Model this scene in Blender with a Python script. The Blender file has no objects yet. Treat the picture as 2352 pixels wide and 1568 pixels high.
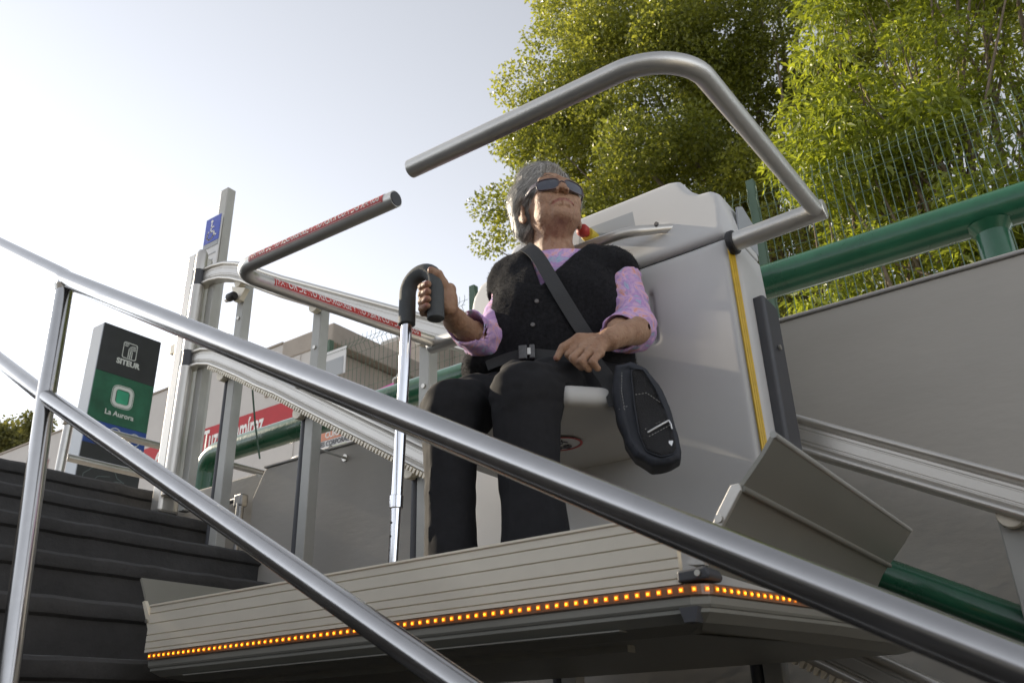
import bpy, math, random
import numpy as np
from mathutils import Vector, Matrix
R_=math.radians
random.seed(7); rng=np.random.default_rng(7)
SC=bpy.context.scene; COL=SC.collection
# ------------------------------------------------------------------ camera
AZ,PITCH,ROLL=R_(55.243),R_(24.822),R_(-1.84)
F=Vector((-math.cos(AZ)*math.cos(PITCH),math.sin(AZ)*math.cos(PITCH),math.sin(PITCH)))
r0=F.cross(Vector((0,0,1))).normalized(); u0=r0.cross(F)
RR=r0*math.cos(ROLL)+u0*math.sin(ROLL); UU=-r0*math.sin(ROLL)+u0*math.cos(ROLL)
cam=bpy.data.cameras.new('camera'); camo=bpy.data.objects.new('camera',cam); COL.objects.link(camo)
camo.matrix_world=Matrix(((RR.x,UU.x,-F.x,0),(RR.y,UU.y,-F.y,0),(RR.z,UU.z,-F.z,0),(0,0,0,1)))
cam.sensor_width=36; cam.lens=36*1943.8/2352; cam.clip_start=.02; cam.clip_end=2000
SC.camera=camo; cam.dof.use_dof=True; cam.dof.focus_distance=2.4; cam.dof.aperture_fstop=9.0
# ------------------------------------------------------------------ light
SUN_AZ=R_(-.5); SUN_EL=R_(25)
sd=Vector((-math.cos(SUN_AZ)*math.cos(SUN_EL),math.sin(SUN_AZ)*math.cos(SUN_EL),math.sin(SUN_EL)))
w=bpy.data.worlds.new('World'); SC.world=w; w.use_nodes=True
nt=w.node_tree; bg=nt.nodes['Background']
sky=nt.nodes.new('ShaderNodeTexSky'); sky.sky_type='NISHITA'; sky.sun_disc=False
sky.sun_elevation=SUN_EL; sky.sun_rotation=math.atan2(sd.x,sd.y)
sky.altitude=1500; sky.air_density=.8; sky.dust_density=.2; sky.ozone_density=1.5
hsv=nt.nodes.new('ShaderNodeHueSaturation'); hsv.inputs['Saturation'].default_value=.20
nt.links.new(sky.outputs[0],hsv.inputs['Color']); nt.links.new(hsv.outputs[0],bg.inputs[0])
bg.inputs[1].default_value=.15
sl=bpy.data.lights.new('sun','SUN'); sl.energy=3.4; sl.angle=R_(.6); sl.color=(1,.86,.66)
so=bpy.data.objects.new('sun',sl); COL.objects.link(so); so.rotation_euler=(-sd).to_track_quat('-Z','Y').to_euler()
SC.view_settings.view_transform='Standard'; SC.view_settings.look='None'
SC.view_settings.gamma=1; SC.view_settings.use_curve_mapping=False; SC.view_settings.exposure=1.05
# ------------------------------------------------------------------ materials
def mat(name,col,rough=.6,metal=0,noise=0,nscale=6,bump=0,bscale=60,emit=None,estr=0,col2=None,spec=.5,aniso=0,stretch=None,trans=0,sss=0,coat=0):
    m=bpy.data.materials.new(name); m.use_nodes=True; t=m.node_tree; b=t.nodes['Principled BSDF']
    c=(*col,1); b.inputs['Base Color'].default_value=c; b.inputs['Roughness'].default_value=rough
    b.inputs['Metallic'].default_value=metal; b.inputs['Specular IOR Level'].default_value=spec
    if coat: b.inputs['Coat Weight'].default_value=coat; b.inputs['Coat Roughness'].default_value=.1
    if sss: b.inputs['Subsurface Weight'].default_value=sss; b.inputs['Subsurface Radius'].default_value=(.01,.004,.002)
    tc=t.nodes.new('ShaderNodeTexCoord'); vec=tc.outputs['Object']
    if stretch:
        mp=t.nodes.new('ShaderNodeMapping'); mp.inputs['Scale'].default_value=stretch; t.links.new(vec,mp.inputs[0]); vec=mp.outputs[0]
    if noise or col2:
        n=t.nodes.new('ShaderNodeTexNoise'); n.inputs['Scale'].default_value=nscale; n.inputs['Detail'].default_value=6; n.inputs['Roughness'].default_value=.65
        t.links.new(vec,n.inputs['Vector'])
        r=t.nodes.new('ShaderNodeValToRGB'); r.color_ramp.elements[0].position=.3; r.color_ramp.elements[1].position=.7
        a=tuple(x*(1-noise) for x in col); d=tuple(min(1,x*(1+noise)) for x in col) if not col2 else col2
        r.color_ramp.elements[0].color=(*a,1); r.color_ramp.elements[1].color=(*d,1)
        t.links.new(n.outputs['Fac'],r.inputs[0]); t.links.new(r.outputs[0],b.inputs['Base Color'])
        mr=t.nodes.new('ShaderNodeMapRange'); mr.inputs[3].default_value=max(.02,rough*.85); mr.inputs[4].default_value=min(1,rough*1.15)
        t.links.new(n.outputs['Fac'],mr.inputs[0]); t.links.new(mr.outputs[0],b.inputs['Roughness'])
    if bump:
        n2=t.nodes.new('ShaderNodeTexNoise'); n2.inputs['Scale'].default_value=bscale; n2.inputs['Detail'].default_value=5
        t.links.new(vec,n2.inputs['Vector'])
        bp=t.nodes.new('ShaderNodeBump'); bp.inputs['Strength'].default_value=bump; bp.inputs['Distance'].default_value=.005
        t.links.new(n2.outputs['Fac'],bp.inputs['Height']); t.links.new(bp.outputs[0],b.inputs['Normal'])
    if emit: b.inputs['Emission Color'].default_value=(*emit,1); b.inputs['Emission Strength'].default_value=estr
    return m
M={}
M['steel']=mat('brushed_stainless_steel',(.50,.495,.49),.21,1,.05,22)
M['steel2']=mat('dull_stainless_steel',(.42,.41,.39),.3,1,.12,12)
M['chrome']=mat('chromed_tube',(.72,.73,.76),.12,1,.03,40)
M['anod']=mat('silver_anodised_tube',(.60,.59,.56),.38,.75,.05,25,.06,400)
M['alu']=mat('pale_anodised_aluminium',(.58,.56,.52),.33,.65,.05,8,.04,300)
M['alu2']=mat('grey_anodised_aluminium',(.76,.70,.58),.42,.15,.06,5,.04,300)
M['flap']=mat('grey_brown_flap_aluminium',(.25,.245,.215),.42,.3,.05,5)
M['post']=mat('grey_painted_post',(.40,.40,.375),.5,.15,.08,9)
M['shell']=mat('pale_grey_textured_plastic',(.56,.56,.555),.5,0,.03,2.5,.08,700)
M['seat']=mat('pale_seat_plastic',(.50,.495,.48),.5,0,.03,4,.08,600)
M['dark']=mat('dark_grey_plastic',(.06,.062,.07),.5,0,.1,20)
M['buckle']=mat('scuffed_grey_plastic',(.11,.11,.115),.4,0,.3,90)
M['black']=mat('black_rubber',(.015,.015,.016),.55)
M['yellow']=mat('yellow_stripe',(.62,.40,.02),.45,0,.1,40)
M['wallr']=mat('grey_painted_render',(.42,.40,.365),.85,0,.09,.9,.14,26,stretch=(.8,1,1.8))
M['walledge']=mat('painted_wall_cap',(.36,.355,.35),.8,0,.1,3,.3,40)
M['step']=mat('dark_painted_concrete',(.056,.055,.055),.85,0,.38,3.5,.8,35)
M['pave']=mat('grey_paving',(.30,.285,.265),.9,0,.15,3,.4,30)
M['asph']=mat('asphalt',(.06,.06,.06),.9,0,.15,8,.4,60)
M['green']=mat('green_gloss_paint',(.016,.098,.050),.28,0,.22,7,.22,45,coat=.3)
M['fence']=mat('dark_green_wire_coating',(.085,.135,.10),.6,spec=.3)
M['bld']=mat('cream_painted_facade',(.52,.495,.47),.9,0,.08,.7,.3,12)
M['ochre']=mat('ochre_painted_facade',(.72,.55,.33),.9,0,.08,.7)  # warm colour picked for the added building's reflection in the steel
M['bldsh']=mat('bare_concrete_beam',(.34,.30,.26),.9,0,.15,1.2,.4,14)
M['red']=mat('faded_red_painted_band',(.42,.045,.055),.85,0,.12,1.5)
M['white']=mat('white_print',(.72,.72,.70),.6)
M['greyp']=mat('grey_print',(.33,.35,.37),.6)
M['stred']=mat('red_warning_sticker',(.45,.035,.03),.4,0,.08,30)
M['blue']=mat('blue_sign_face',(.035,.07,.42),.4)
M['totem']=mat('black_totem_panel',(.022,.024,.026),.35,0,.2,5)
M['totemg']=mat('green_totem_panel',(.012,.085,.045),.4,0,.35,4)
M['totemg2']=mat('green_emblem_print',(.03,.27,.15),.45,0,.4,3)
M['totemb']=mat('blue_totem_panel',(.015,.05,.21),.4,0,.15,6)
M['totems']=mat('grey_totem_side',(.30,.33,.37),.5,.3,.06,6)
M['tprint']=mat('pale_totem_print',(.50,.53,.50),.5)
M['mapline']=mat('dim_map_print',(.10,.13,.13),.5)
M['bark']=mat('grey_brown_bark',(.17,.135,.10),.9,0,.3,12,.8,40)
M['conduit']=mat('galvanised_conduit',(.30,.30,.30),.4,.8,.15,30)
M['ban']=mat('white_banner_vinyl',(.62,.62,.62),.5)
M['bano']=mat('orange_banner_print',(.55,.22,.13),.5,0,.1,8)
M['bang']=mat('lime_banner_print',(.35,.50,.08),.5)
M['pink']=mat('pink_banner_print',(.60,.08,.34),.5)
M['led']=mat('amber_led_light',(1,.35,.02),.3,emit=(1,.36,.02),estr=2.2)
M['ledh']=mat('amber_led_halo_lens',(.8,.25,.02),.3,emit=(1,.25,.01),estr=.13)
M['tape']=mat('amber_led_tape',(.20,.10,.045),.25,emit=(1,.20,.01),estr=.012,coat=.5)
M['bolt']=mat('zinc_bolt',(.55,.53,.48),.3,.9)
M['vest']=mat('black_knitted_wool',(.016,.016,.018),1,0,.45,120,.4,420,spec=.08)
M['vest'].node_tree.nodes['Principled BSDF'].inputs['Sheen Weight'].default_value=.04
M['trouser']=mat('black_trouser_cloth',(.020,.020,.022),.85,0,.2,60,.12,500,spec=.2)
M['strap']=mat('dark_webbing',(.035,.036,.038),.65,0,.15,200,.5,700)
M['bag']=mat('dark_navy_bag_leather',(.020,.023,.032),.68,0,.2,30,.18,420)
M['panel']=mat('black_woven_bag_fabric',(.012,.012,.014),.7,0,.3,200,.6,520)
M['thread']=mat('pale_thread',(.5,.5,.48),.7)
M['zip']=mat('silver_zip',(.6,.6,.6),.3,.8)
M['foam']=mat('grey_foam_grip',(.075,.082,.085),.75,0,.12,60,.3,500)
M['lens']=mat('dark_sunglass_lens',(.012,.016,.035),.06,0,spec=.9,coat=1)
M['frame']=mat('brown_plastic_frame',(.06,.035,.04),.3,coat=.5)
M['ball']=mat('red_bead',(.45,.04,.03),.5)
M['ball2']=mat('yellow_bead',(.65,.5,.05),.5)
M['btn']=mat('dark_shiny_button',(.10,.09,.085),.2,coat=.6)
M['shoe']=mat('black_shoe_leather',(.015,.015,.015),.4)
M['hairm']=mat('grey_hair',(.085,.078,.070),.42,0,.0,40,col2=(.28,.265,.245),spec=.6)
t_=M['hairm'].node_tree; a_=t_.nodes.new('ShaderNodeAttribute'); a_.attribute_name='rnd'; r_=t_.nodes.new('ShaderNodeValToRGB')
r_.color_ramp.elements[0].color=(.09,.083,.077,1); r_.color_ramp.elements[1].color=(.75,.73,.69,1); r_.color_ramp.elements[1].position=1
e_=r_.color_ramp.elements.new(.5); e_.color=(.33,.315,.295,1)
t_.links.new(a_.outputs['Fac'],r_.inputs[0]); t_.links.new(r_.outputs[0],t_.nodes['Principled BSDF'].inputs['Base Color'])
# skin with tint attribute (lips, nails)
def skinmat():
    m=mat('weathered_tan_skin',(.29,.150,.088),.55,0,.0,34,.5,190,col2=(.42,.262,.170),sss=.06)
    t=m.node_tree;b=t.nodes['Principled BSDF']; lk=[l for l in t.links if l.to_socket==b.inputs['Base Color']][0]; src=lk.from_socket
    a=t.nodes.new('ShaderNodeAttribute'); a.attribute_name='tint'
    mx=t.nodes.new('ShaderNodeMix'); mx.data_type='RGBA'; t.links.new(a.outputs['Fac'],mx.inputs['Factor']); t.links.new(src,mx.inputs['A'])
    mx.inputs['B'].default_value=(.27,.095,.075,1); t.links.new(mx.outputs['Result'],b.inputs['Base Color'])
    # age spots
    v=t.nodes.new('ShaderNodeTexNoise'); v.inputs['Scale'].default_value=55; v.inputs['Detail'].default_value=2
    tc=[n for n in t.nodes if n.type=='TEX_COORD'][0]; t.links.new(tc.outputs['Object'],v.inputs['Vector'])
    rp=t.nodes.new('ShaderNodeValToRGB'); rp.color_ramp.elements[0].position=.64; rp.color_ramp.elements[0].color=(1,1,1,1); rp.color_ramp.elements[1].position=.72; rp.color_ramp.elements[1].color=(.72,.62,.55,1)
    t.links.new(v.outputs['Fac'],rp.inputs[0])
    m2=t.nodes.new('ShaderNodeMix'); m2.data_type='RGBA'; m2.blend_type='MULTIPLY'; m2.inputs['Factor'].default_value=1
    t.links.new(mx.outputs['Result'],m2.inputs['A']); t.links.new(rp.outputs[0],m2.inputs['B']); t.links.new(m2.outputs['Result'],b.inputs['Base Color'])
    return m
M['skin']=skinmat()
def shirtmat():
    m=mat('marbled_lilac_print_cotton',(.5,.3,.5),.8,bump=.3,bscale=300); t=m.node_tree;b=t.nodes['Principled BSDF']
    tc=[n for n in t.nodes if n.type=='TEX_COORD'][0]
    n=t.nodes.new('ShaderNodeTexNoise'); n.inputs['Scale'].default_value=16; n.inputs['Detail'].default_value=5; n.inputs['Distortion'].default_value=2.2; n.inputs['Roughness'].default_value=.6
    t.links.new(tc.outputs['Object'],n.inputs['Vector'])
    r=t.nodes.new('ShaderNodeValToRGB'); cr=r.color_ramp
    stops=[(.28,(.20,.30,.52)),(.37,(.40,.48,.62)),(.43,(.46,.27,.56)),(.51,(.60,.40,.64)),(.58,(.70,.42,.54)),(.64,(.72,.30,.20)),(.69,(.62,.46,.60)),(.76,(.46,.46,.36))]
    cr.elements[0].position=stops[0][0];cr.elements[0].color=(*stops[0][1],1);cr.elements[1].position=stops[-1][0];cr.elements[1].color=(*stops[-1][1],1)
    for p,c in stops[1:-1]: e=cr.elements.new(p); e.color=(*c,1)
    t.links.new(n.outputs['Fac'],r.inputs[0]); t.links.new(r.outputs[0],b.inputs['Base Color'])
    return m
M['shirt']=shirtmat()
def leafmat(name,c1,c2,tr,rough=.35):
    m=bpy.data.materials.new(name); m.use_nodes=True; t=m.node_tree; b=t.nodes['Principled BSDF']; out=t.nodes['Material Output']
    oi=t.nodes.new('ShaderNodeAttribute'); oi.attribute_name='rnd'
    r=t.nodes.new('ShaderNodeValToRGB'); r.color_ramp.elements[0].color=(*c1,1); r.color_ramp.elements[1].color=(*c2,1)
    t.links.new(oi.outputs['Fac'],r.inputs[0]); t.links.new(r.outputs[0],b.inputs['Base Color']); b.inputs['Roughness'].default_value=rough
    tl=t.nodes.new('ShaderNodeBsdfTranslucent'); h=t.nodes.new('ShaderNodeHueSaturation'); h.inputs['Value'].default_value=tr; h.inputs['Hue'].default_value=.485; h.inputs['Saturation'].default_value=1.1
    t.links.new(r.outputs[0],h.inputs['Color']); t.links.new(h.outputs[0],tl.inputs[0])
    mx=t.nodes.new('ShaderNodeMixShader'); mx.inputs[0].default_value=.45; t.links.new(b.outputs[0],mx.inputs[1]); t.links.new(tl.outputs[0],mx.inputs[2]); t.links.new(mx.outputs[0],out.inputs[0])
    return m
M['leaf1']=leafmat('small_glossy_fig_leaves',(.065,.085,.018),(.22,.235,.045),2.5)
M['leaf2']=leafmat('bright_narrow_leaves',(.072,.098,.015),(.22,.26,.040),2.4)
M['leaf3']=leafmat('olive_distant_leaves',(.06,.07,.02),(.13,.13,.04),2.0,.6)
# ------------------------------------------------------------------ object helpers
def tag(o,label=None,cat=None,group=None,kind=None):
    if label:o['label']=label
    if cat:o['category']=cat
    if group:o['group']=group
    if kind:o['kind']=kind
    return o
def root(name,loc,label,cat,group=None):
    o=bpy.data.objects.new(name,None); COL.objects.link(o); o.location=loc; o.empty_display_size=.1
    return tag(o,label,cat,group)
def wloc(o):
    v=Vector(o.location)
    while o.parent: o=o.parent; v+=Vector(o.location)
    return v
def link(name,me,m,parent=None,smooth=None,bevel=0):
    o=bpy.data.objects.new(name,me); COL.objects.link(o)
    if m is not None and not me.materials: me.materials.append(m)
    if parent is not None: o.parent=parent; o.location=-wloc(parent)
    if smooth is not None:
        me.polygons.foreach_set('use_smooth',np.ones(len(me.polygons),bool)); me.set_sharp_from_angle(angle=R_(smooth))
    if bevel:
        b=o.modifiers.new('bevel','BEVEL'); b.width=bevel; b.segments=2; b.limit_method='ANGLE'; b.angle_limit=R_(40)
    return o
class B:
    def __init__(s): s.v=[]; s.f=[]
    def add(s,v,f):
        k=len(s.v); s.v+= [tuple(x) for x in v]; s.f+=[tuple(i+k for i in q) for q in f]; return s
    def box(s,a,b,rot=None,c=None):
        x0,y0,z0=a;x1,y1,z1=b
        v=[Vector(p) for p in((x0,y0,z0),(x1,y0,z0),(x1,y1,z0),(x0,y1,z0),(x0,y0,z1),(x1,y0,z1),(x1,y1,z1),(x0,y1,z1))]
        if rot is not None:
            cc=Vector(c) if c is not None else sum(v,Vector())/8
            v=[rot@(p-cc)+cc for p in v]
        return s.add(v,[(0,3,2,1),(4,5,6,7),(0,1,5,4),(1,2,6,5),(2,3,7,6),(3,0,4,7)])
    def tube(s,path,r,n=16,caps=True,flat=None):
        P=[Vector(p) for p in path]; N=len(P); rs=r if isinstance(r,(list,tuple)) else [r]*N
        T=[]
        for i in range(N):
            d=(P[min(i+1,N-1)]-P[max(i-1,0)]); T.append(d.normalized())
        a=Vector((0,0,1)) if abs(T[0].z)<.9 else Vector((1,0,0))
        u=(a-T[0]*a.dot(T[0])).normalized(); vs=[]
        for i in range(N):
            u=(u-T[i]*u.dot(T[i])).normalized(); w_=T[i].cross(u)
            for k in range(n):
                an=2*math.pi*k/n; vs.append(P[i]+(u*math.cos(an)+w_*math.sin(an)*(flat or 1))*rs[i])
        fs=[(i*n+k,i*n+(k+1)%n,(i+1)*n+(k+1)%n,(i+1)*n+k) for i in range(N-1) for k in range(n)]
        if caps: fs.append(tuple(range(n))[::-1]); fs.append(tuple((N-1)*n+k for k in range(n)))
        return s.add(vs,fs)
    def prism(s,poly,axis,a,b):
        # poly 2D, axis 'x','y','z'; extruded from a to b
        def P(p,t): return {'x':(t,p[0],p[1]),'y':(p[0],t,p[1]),'z':(p[0],p[1],t)}[axis]
        n=len(poly); v=[P(p,a) for p in poly]+[P(p,b) for p in poly]
        return s.add(v,[tuple(range(n))[::-1],tuple(range(n,2*n))]+[(i,(i+1)%n,n+(i+1)%n,n+i) for i in range(n)])
    def sweep(s,path,prof):
        # path in XZ plane at y=0: prof (n along normal up, y)
        P=[Vector((p[0],0,p[1])) for p in path];N=len(P);n=len(prof);vs=[]
        for i in range(N):
            t=(P[min(i+1,N-1)]-P[max(i-1,0)]).normalized(); nn=Vector((-t.z,0,t.x))
            if nn.z<0: nn=-nn
            for q in prof: vs.append(P[i]+nn*q[0]+Vector((0,q[1],0)))
        fs=[(i*n+k,i*n+(k+1)%n,(i+1)*n+(k+1)%n,(i+1)*n+k) for i in range(N-1) for k in range(n)]
        fs.append(tuple(range(n))); fs.append(tuple((N-1)*n+k for k in range(n))[::-1])
        return s.add(vs,fs)
    def disc(s,c,nrm,r,t,n=20):
        c=Vector(c);nrm=Vector(nrm).normalized(); return s.tube([c,c+nrm*t],r,n)
    def mesh(s,name='m'):
        me=bpy.data.meshes.new(name); me.from_pydata(s.v,[],s.f); me.update()
        import bmesh
        bm=bmesh.new(); bm.from_mesh(me); bmesh.ops.recalc_face_normals(bm,faces=bm.faces); bm.to_mesh(me); bm.free()
        return me
    def obj(s,name,m,parent=None,smooth=None,bevel=0): return link(name,s.mesh(name),m,parent,smooth,bevel)
def arc(c,u,v,r,a0,a1,n=10):
    c,u,v=Vector(c),Vector(u),Vector(v)
    return [c+u*(r*math.cos(R_(a0+(a1-a0)*i/n)))+v*(r*math.sin(R_(a0+(a1-a0)*i/n))) for i in range(n+1)]
def fillet(pts,r,n=8):
    P=[Vector(p) for p in pts]; out=[P[0]]
    for i in range(1,len(P)-1):
        a=(P[i-1]-P[i]);b=(P[i+1]-P[i]);la,lb=a.length,b.length;a.normalize();b.normalize()
        rr=r[i-1] if isinstance(r,(list,tuple)) else r
        an=a.angle(b); d=min(rr/math.tan(an/2),la*.49,lb*.49); rr=d*math.tan(an/2)
        bis=(a+b).normalized(); c=P[i]+bis*(rr/math.sin(an/2)); p0=P[i]+a*d;p1=P[i]+b*d
        v0=p0-c;v1=p1-c; w=v0.angle(v1)
        for k in range(n+1):
            t=k/n; out.append(c+(v0*math.sin((1-t)*w)+v1*math.sin(t*w))/math.sin(w))
    out.append(P[-1]); return out
def subdiv(path,step):
    out=[]
    for a,b in zip(path[:-1],path[1:]):
        a,b=Vector(a),Vector(b);n=max(1,int((b-a).length/step))
        out+=[a+(b-a)*(i/n) for i in range(n)]
    out.append(Vector(path[-1])); return out
def text_mesh(s,size=1,depth=.0,bold=.0,sx=1,align='CENTER'):
    cu=bpy.data.curves.new('t','FONT'); cu.body=s; cu.size=size; cu.offset=bold; cu.align_x=align; cu.align_y='CENTER'; cu.extrude=depth; cu.resolution_u=3
    o=bpy.data.objects.new('t',cu); COL.objects.link(o); dg=bpy.context.evaluated_depsgraph_get()
    me=bpy.data.meshes.new_from_object(o.evaluated_get(dg)); bpy.data.objects.remove(o); bpy.data.curves.remove(cu)
    if sx!=1:
        co=np.zeros(len(me.vertices)*3); me.vertices.foreach_get('co',co); co=co.reshape(-1,3); co[:,0]*=sx; me.vertices.foreach_set('co',co.ravel())
    return me
def map_mesh(me,fn):
    for v in me.vertices: v.co=fn(v.co)
    me.update(); return me
def text(s,name,m,parent,org,u,v,size,sx=1,bold=0,depth=.001,align='CENTER'):
    org,u,v=Vector(org),Vector(u).normalized(),Vector(v).normalized(); n=u.cross(v)
    me=text_mesh(s,size,depth,bold*size,sx,align); map_mesh(me,lambda c: org+u*c.x+v*c.y+n*(c.z+depth))
    return link(name,me,m,parent)
# ------------------------------------------------------------------ SDF kit
def nets(f,lo,hi,h):
    lo=np.array(lo,float);hi=np.array(hi,float);n=np.ceil((hi-lo)/h).astype(int)+1
    ax=[lo[i]+h*np.arange(n[i]) for i in range(3)]
    V=np.empty(n,np.float32)
    yy,zz=np.meshgrid(ax[1],ax[2],indexing='ij'); ch=max(1,int(200000/(n[1]*n[2])))
    for i in range(0,n[0],ch):
        k=min(n[0],i+ch); P=np.empty((k-i,n[1],n[2],3),np.float32); P[...,0]=ax[0][i:k,None,None]; P[...,1]=yy; P[...,2]=zz
        V[i:k]=f(P.reshape(-1,3)).reshape(k-i,n[1],n[2])
    S=V<0; c=S[:-1,:-1,:-1].astype(np.int8)
    offs=[(a,b,d) for a in(0,1) for b in(0,1) for d in(0,1)]
    cnt=sum(S[a:n[0]-1+a,b:n[1]-1+b,d:n[2]-1+d].astype(np.int8) for a,b,d in offs)
    act=(cnt>0)&(cnt<8); idx=-np.ones(act.shape,np.int64); I=np.argwhere(act); idx[act]=np.arange(len(I))
    acc=np.zeros((len(I),3));num=np.zeros(len(I))
    for a in offs:
        for axn in range(3):
            if a[axn]==0:
                b=list(a); b[axn]=1
                va=V[I[:,0]+a[0],I[:,1]+a[1],I[:,2]+a[2]]; vb=V[I[:,0]+b[0],I[:,1]+b[1],I[:,2]+b[2]]
                m=(va<0)!=(vb<0); t=np.where(m,va/np.where(m,va-vb,1),0)
                p=np.tile(np.array(a,float),(len(I),1)); p[:,axn]+=t
                acc[m]+=p[m]; num[m]+=1
    verts=lo+h*(I+acc/num[:,None]); quads=[]
    for axn in range(3):
        A=[slice(1,-1)]*3; A[axn]=slice(0,-1); Bs=list(A); Bs[axn]=slice(1,None)
        s0=S[tuple(A)];s1=S[tuple(Bs)]; ch_=np.argwhere(s0!=s1)
        if not len(ch_): continue
        g=ch_.copy()
        for k in range(3):
            if k!=axn: g[:,k]+=1
        flip=S[g[:,0],g[:,1],g[:,2]]
        u,v=[k for k in range(3) if k!=axn]
        def cell(du,dv):
            q=g.copy(); q[:,u]-=du; q[:,v]-=dv; return idx[q[:,0],q[:,1],q[:,2]]
        Q=np.stack([cell(1,1),cell(0,1),cell(0,0),cell(1,0)],1)
        if axn==1: flip=~flip
        Q[~flip]=Q[~flip][:,::-1]; quads.append(Q)
    Q=np.concatenate(quads); Q=Q[(Q>=0).all(1)]
    return verts,Q
def np_mesh(name,verts,quads,smooth=True,attr=None,k=4):
    me=bpy.data.meshes.new(name); nv,nf=len(verts),len(quads)
    me.vertices.add(nv); me.vertices.foreach_set('co',np.ascontiguousarray(verts,dtype=np.float32).ravel())
    me.loops.add(nf*k); me.loops.foreach_set('vertex_index',np.ascontiguousarray(quads,dtype=np.int32).ravel())
    me.polygons.add(nf); me.polygons.foreach_set('loop_start',np.arange(nf,dtype=np.int32)*k)
    me.update(calc_edges=True); me.validate()
    me.polygons.foreach_set('use_smooth',np.full(nf,smooth))
    if attr:
        for n_,a in attr.items():
            at=me.attributes.new(n_,'FLOAT','POINT'); at.data.foreach_set('value',np.ascontiguousarray(a,dtype=np.float32))
    return me
def ln(P): return np.sqrt((P*P).sum(-1))
def ell(P,c,r,Rm=None):
    q=P-np.array(c,np.float32)
    if Rm is not None: q=q@np.array(Rm,np.float32)
    r=np.array(r,np.float32); k0=ln(q/r); k1=ln(q/(r*r)); return k0*(k0-1)/np.maximum(k1,1e-6)
def cap(P,a,b,ra,rb=None):
    rb=ra if rb is None else rb; a=np.array(a,np.float32);b=np.array(b,np.float32); d=b-a
    t=np.clip(((P-a)@d)/max(float(d@d),1e-9),0,1); return ln(P-a-t[:,None]*d)-(ra+(rb-ra)*t)
def smin(a,b,k):
    h=np.clip(.5+.5*(b-a)/k,0,1); return b+(a-b)*h-k*h*(1-h)
def smax(a,b,k): return -smin(-a,-b,k)
def chain(P,pts,rs,k=.004):
    d=None
    for i in range(len(pts)-1):
        e=cap(P,pts[i],pts[i+1],rs[i],rs[i+1]); d=e if d is None else smin(d,e,k)
    return d
def poly2(X,Y,poly):
    d=np.full(X.shape,1e9,np.float32); ins=np.zeros(X.shape,bool); n=len(poly)
    for i in range(n):
        ax_,ay=poly[i];bx,by=poly[(i+1)%n]; ex,ey=bx-ax_,by-ay; wx,wy=X-ax_,Y-ay
        t=np.clip((wx*ex+wy*ey)/(ex*ex+ey*ey),0,1); d=np.minimum(d,(wx-ex*t)**2+(wy-ey*t)**2)
        c1=(ay<=Y)!=(by<=Y)
        if by!=ay: ins^=c1&(X<ax_+(Y-ay)/(by-ay)*ex)
    return np.where(ins,-1,1)*np.sqrt(d)
def wav(P,f,seed=0):
    r=np.random.default_rng(seed); d=0
    for i in range(5):
        k=r.normal(size=3); k/=np.linalg.norm(k); d=d+np.sin(P@(k*f*(1+.35*i))+r.uniform(0,6.28))/(1+.4*i)
    return (d/2.6).astype(np.float32)
def sobj(name,f,lo,hi,h,m,parent=None,tint=None):
    v,q=nets(f,lo,hi,h); return link(name,np_mesh(name,v,q,True,{'tint':tint(v)} if tint else None),m,parent)
# ================================================================== SETTING
GZ=1.005
def setting(name,b,m,**k): o=b.obj(name,m,**k); tag(o,kind='structure'); return o
# street level ground: one sheet with the stairwell cut out of it
b=B(); xs=[-600,-3.66,7.5,600]; ys=[-600,-2.75,2.50,600]
for i in range(3):
    for j in range(3):
        if i==1 and j==1: continue
        b.box((xs[i],ys[j],GZ-.35),(xs[i+1],ys[j+1],GZ-.006))
g=setting('ground',b,M['pave'])
setting('floor',B().box((1.9,-2.75,-3.1),(7.5,2.2,-2.822)),M['pave'])
# stairs: every step is its own piece with a rounded worn nosing
stairs=bpy.data.objects.new('stairs',None); COL.objects.link(stairs); stairs.location=(-3.36,0,1.0); tag(stairs,kind='structure')
RUN,RISE=.30,.16665
for i in range(0,24):
    x=-3.36+i*RUN; z=1.011-i*RISE; back=x-RUN-.06 if i else -3.68
    ys_=np.linspace(-2.75,2.2,100 if 0<=i<8 else 30); prof=[(back,-.02),(x-.03,0.0),(x-.009,-.003),(x,-.012),(x+.002,-.030),(x-.003,-.045),(x-.016,-.052),(x-.018,-.075),(x-.018,-.30),(back,-.30)]
    n=len(prof); v=[]
    ph=random.uniform(0,9)
    for y in ys_:
        w1=.0012*math.sin(y*5+ph)+.0010*math.sin(y*31+ph*2)+random.uniform(-.0022,.0022); w2=random.uniform(-.0018,.0018)
        for k,(px,pz) in enumerate(prof):
            a=1 if k in(2,3,4) else (.5 if k in (1,5,6) else 0)
            v.append((px+a*(w1+w2),y,z+pz+a*w1*.55))
    f=[(j*n+k,j*n+(k+1)%n,(j+1)*n+(k+1)%n,(j+1)*n+k) for j in range(len(ys_)-1) for k in range(n)]+[tuple(range(n)),tuple((len(ys_)-1)*n+k for k in range(n))[::-1]]
    B().add(v,f).obj('step',M['step'],stairs,smooth=35)
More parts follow.
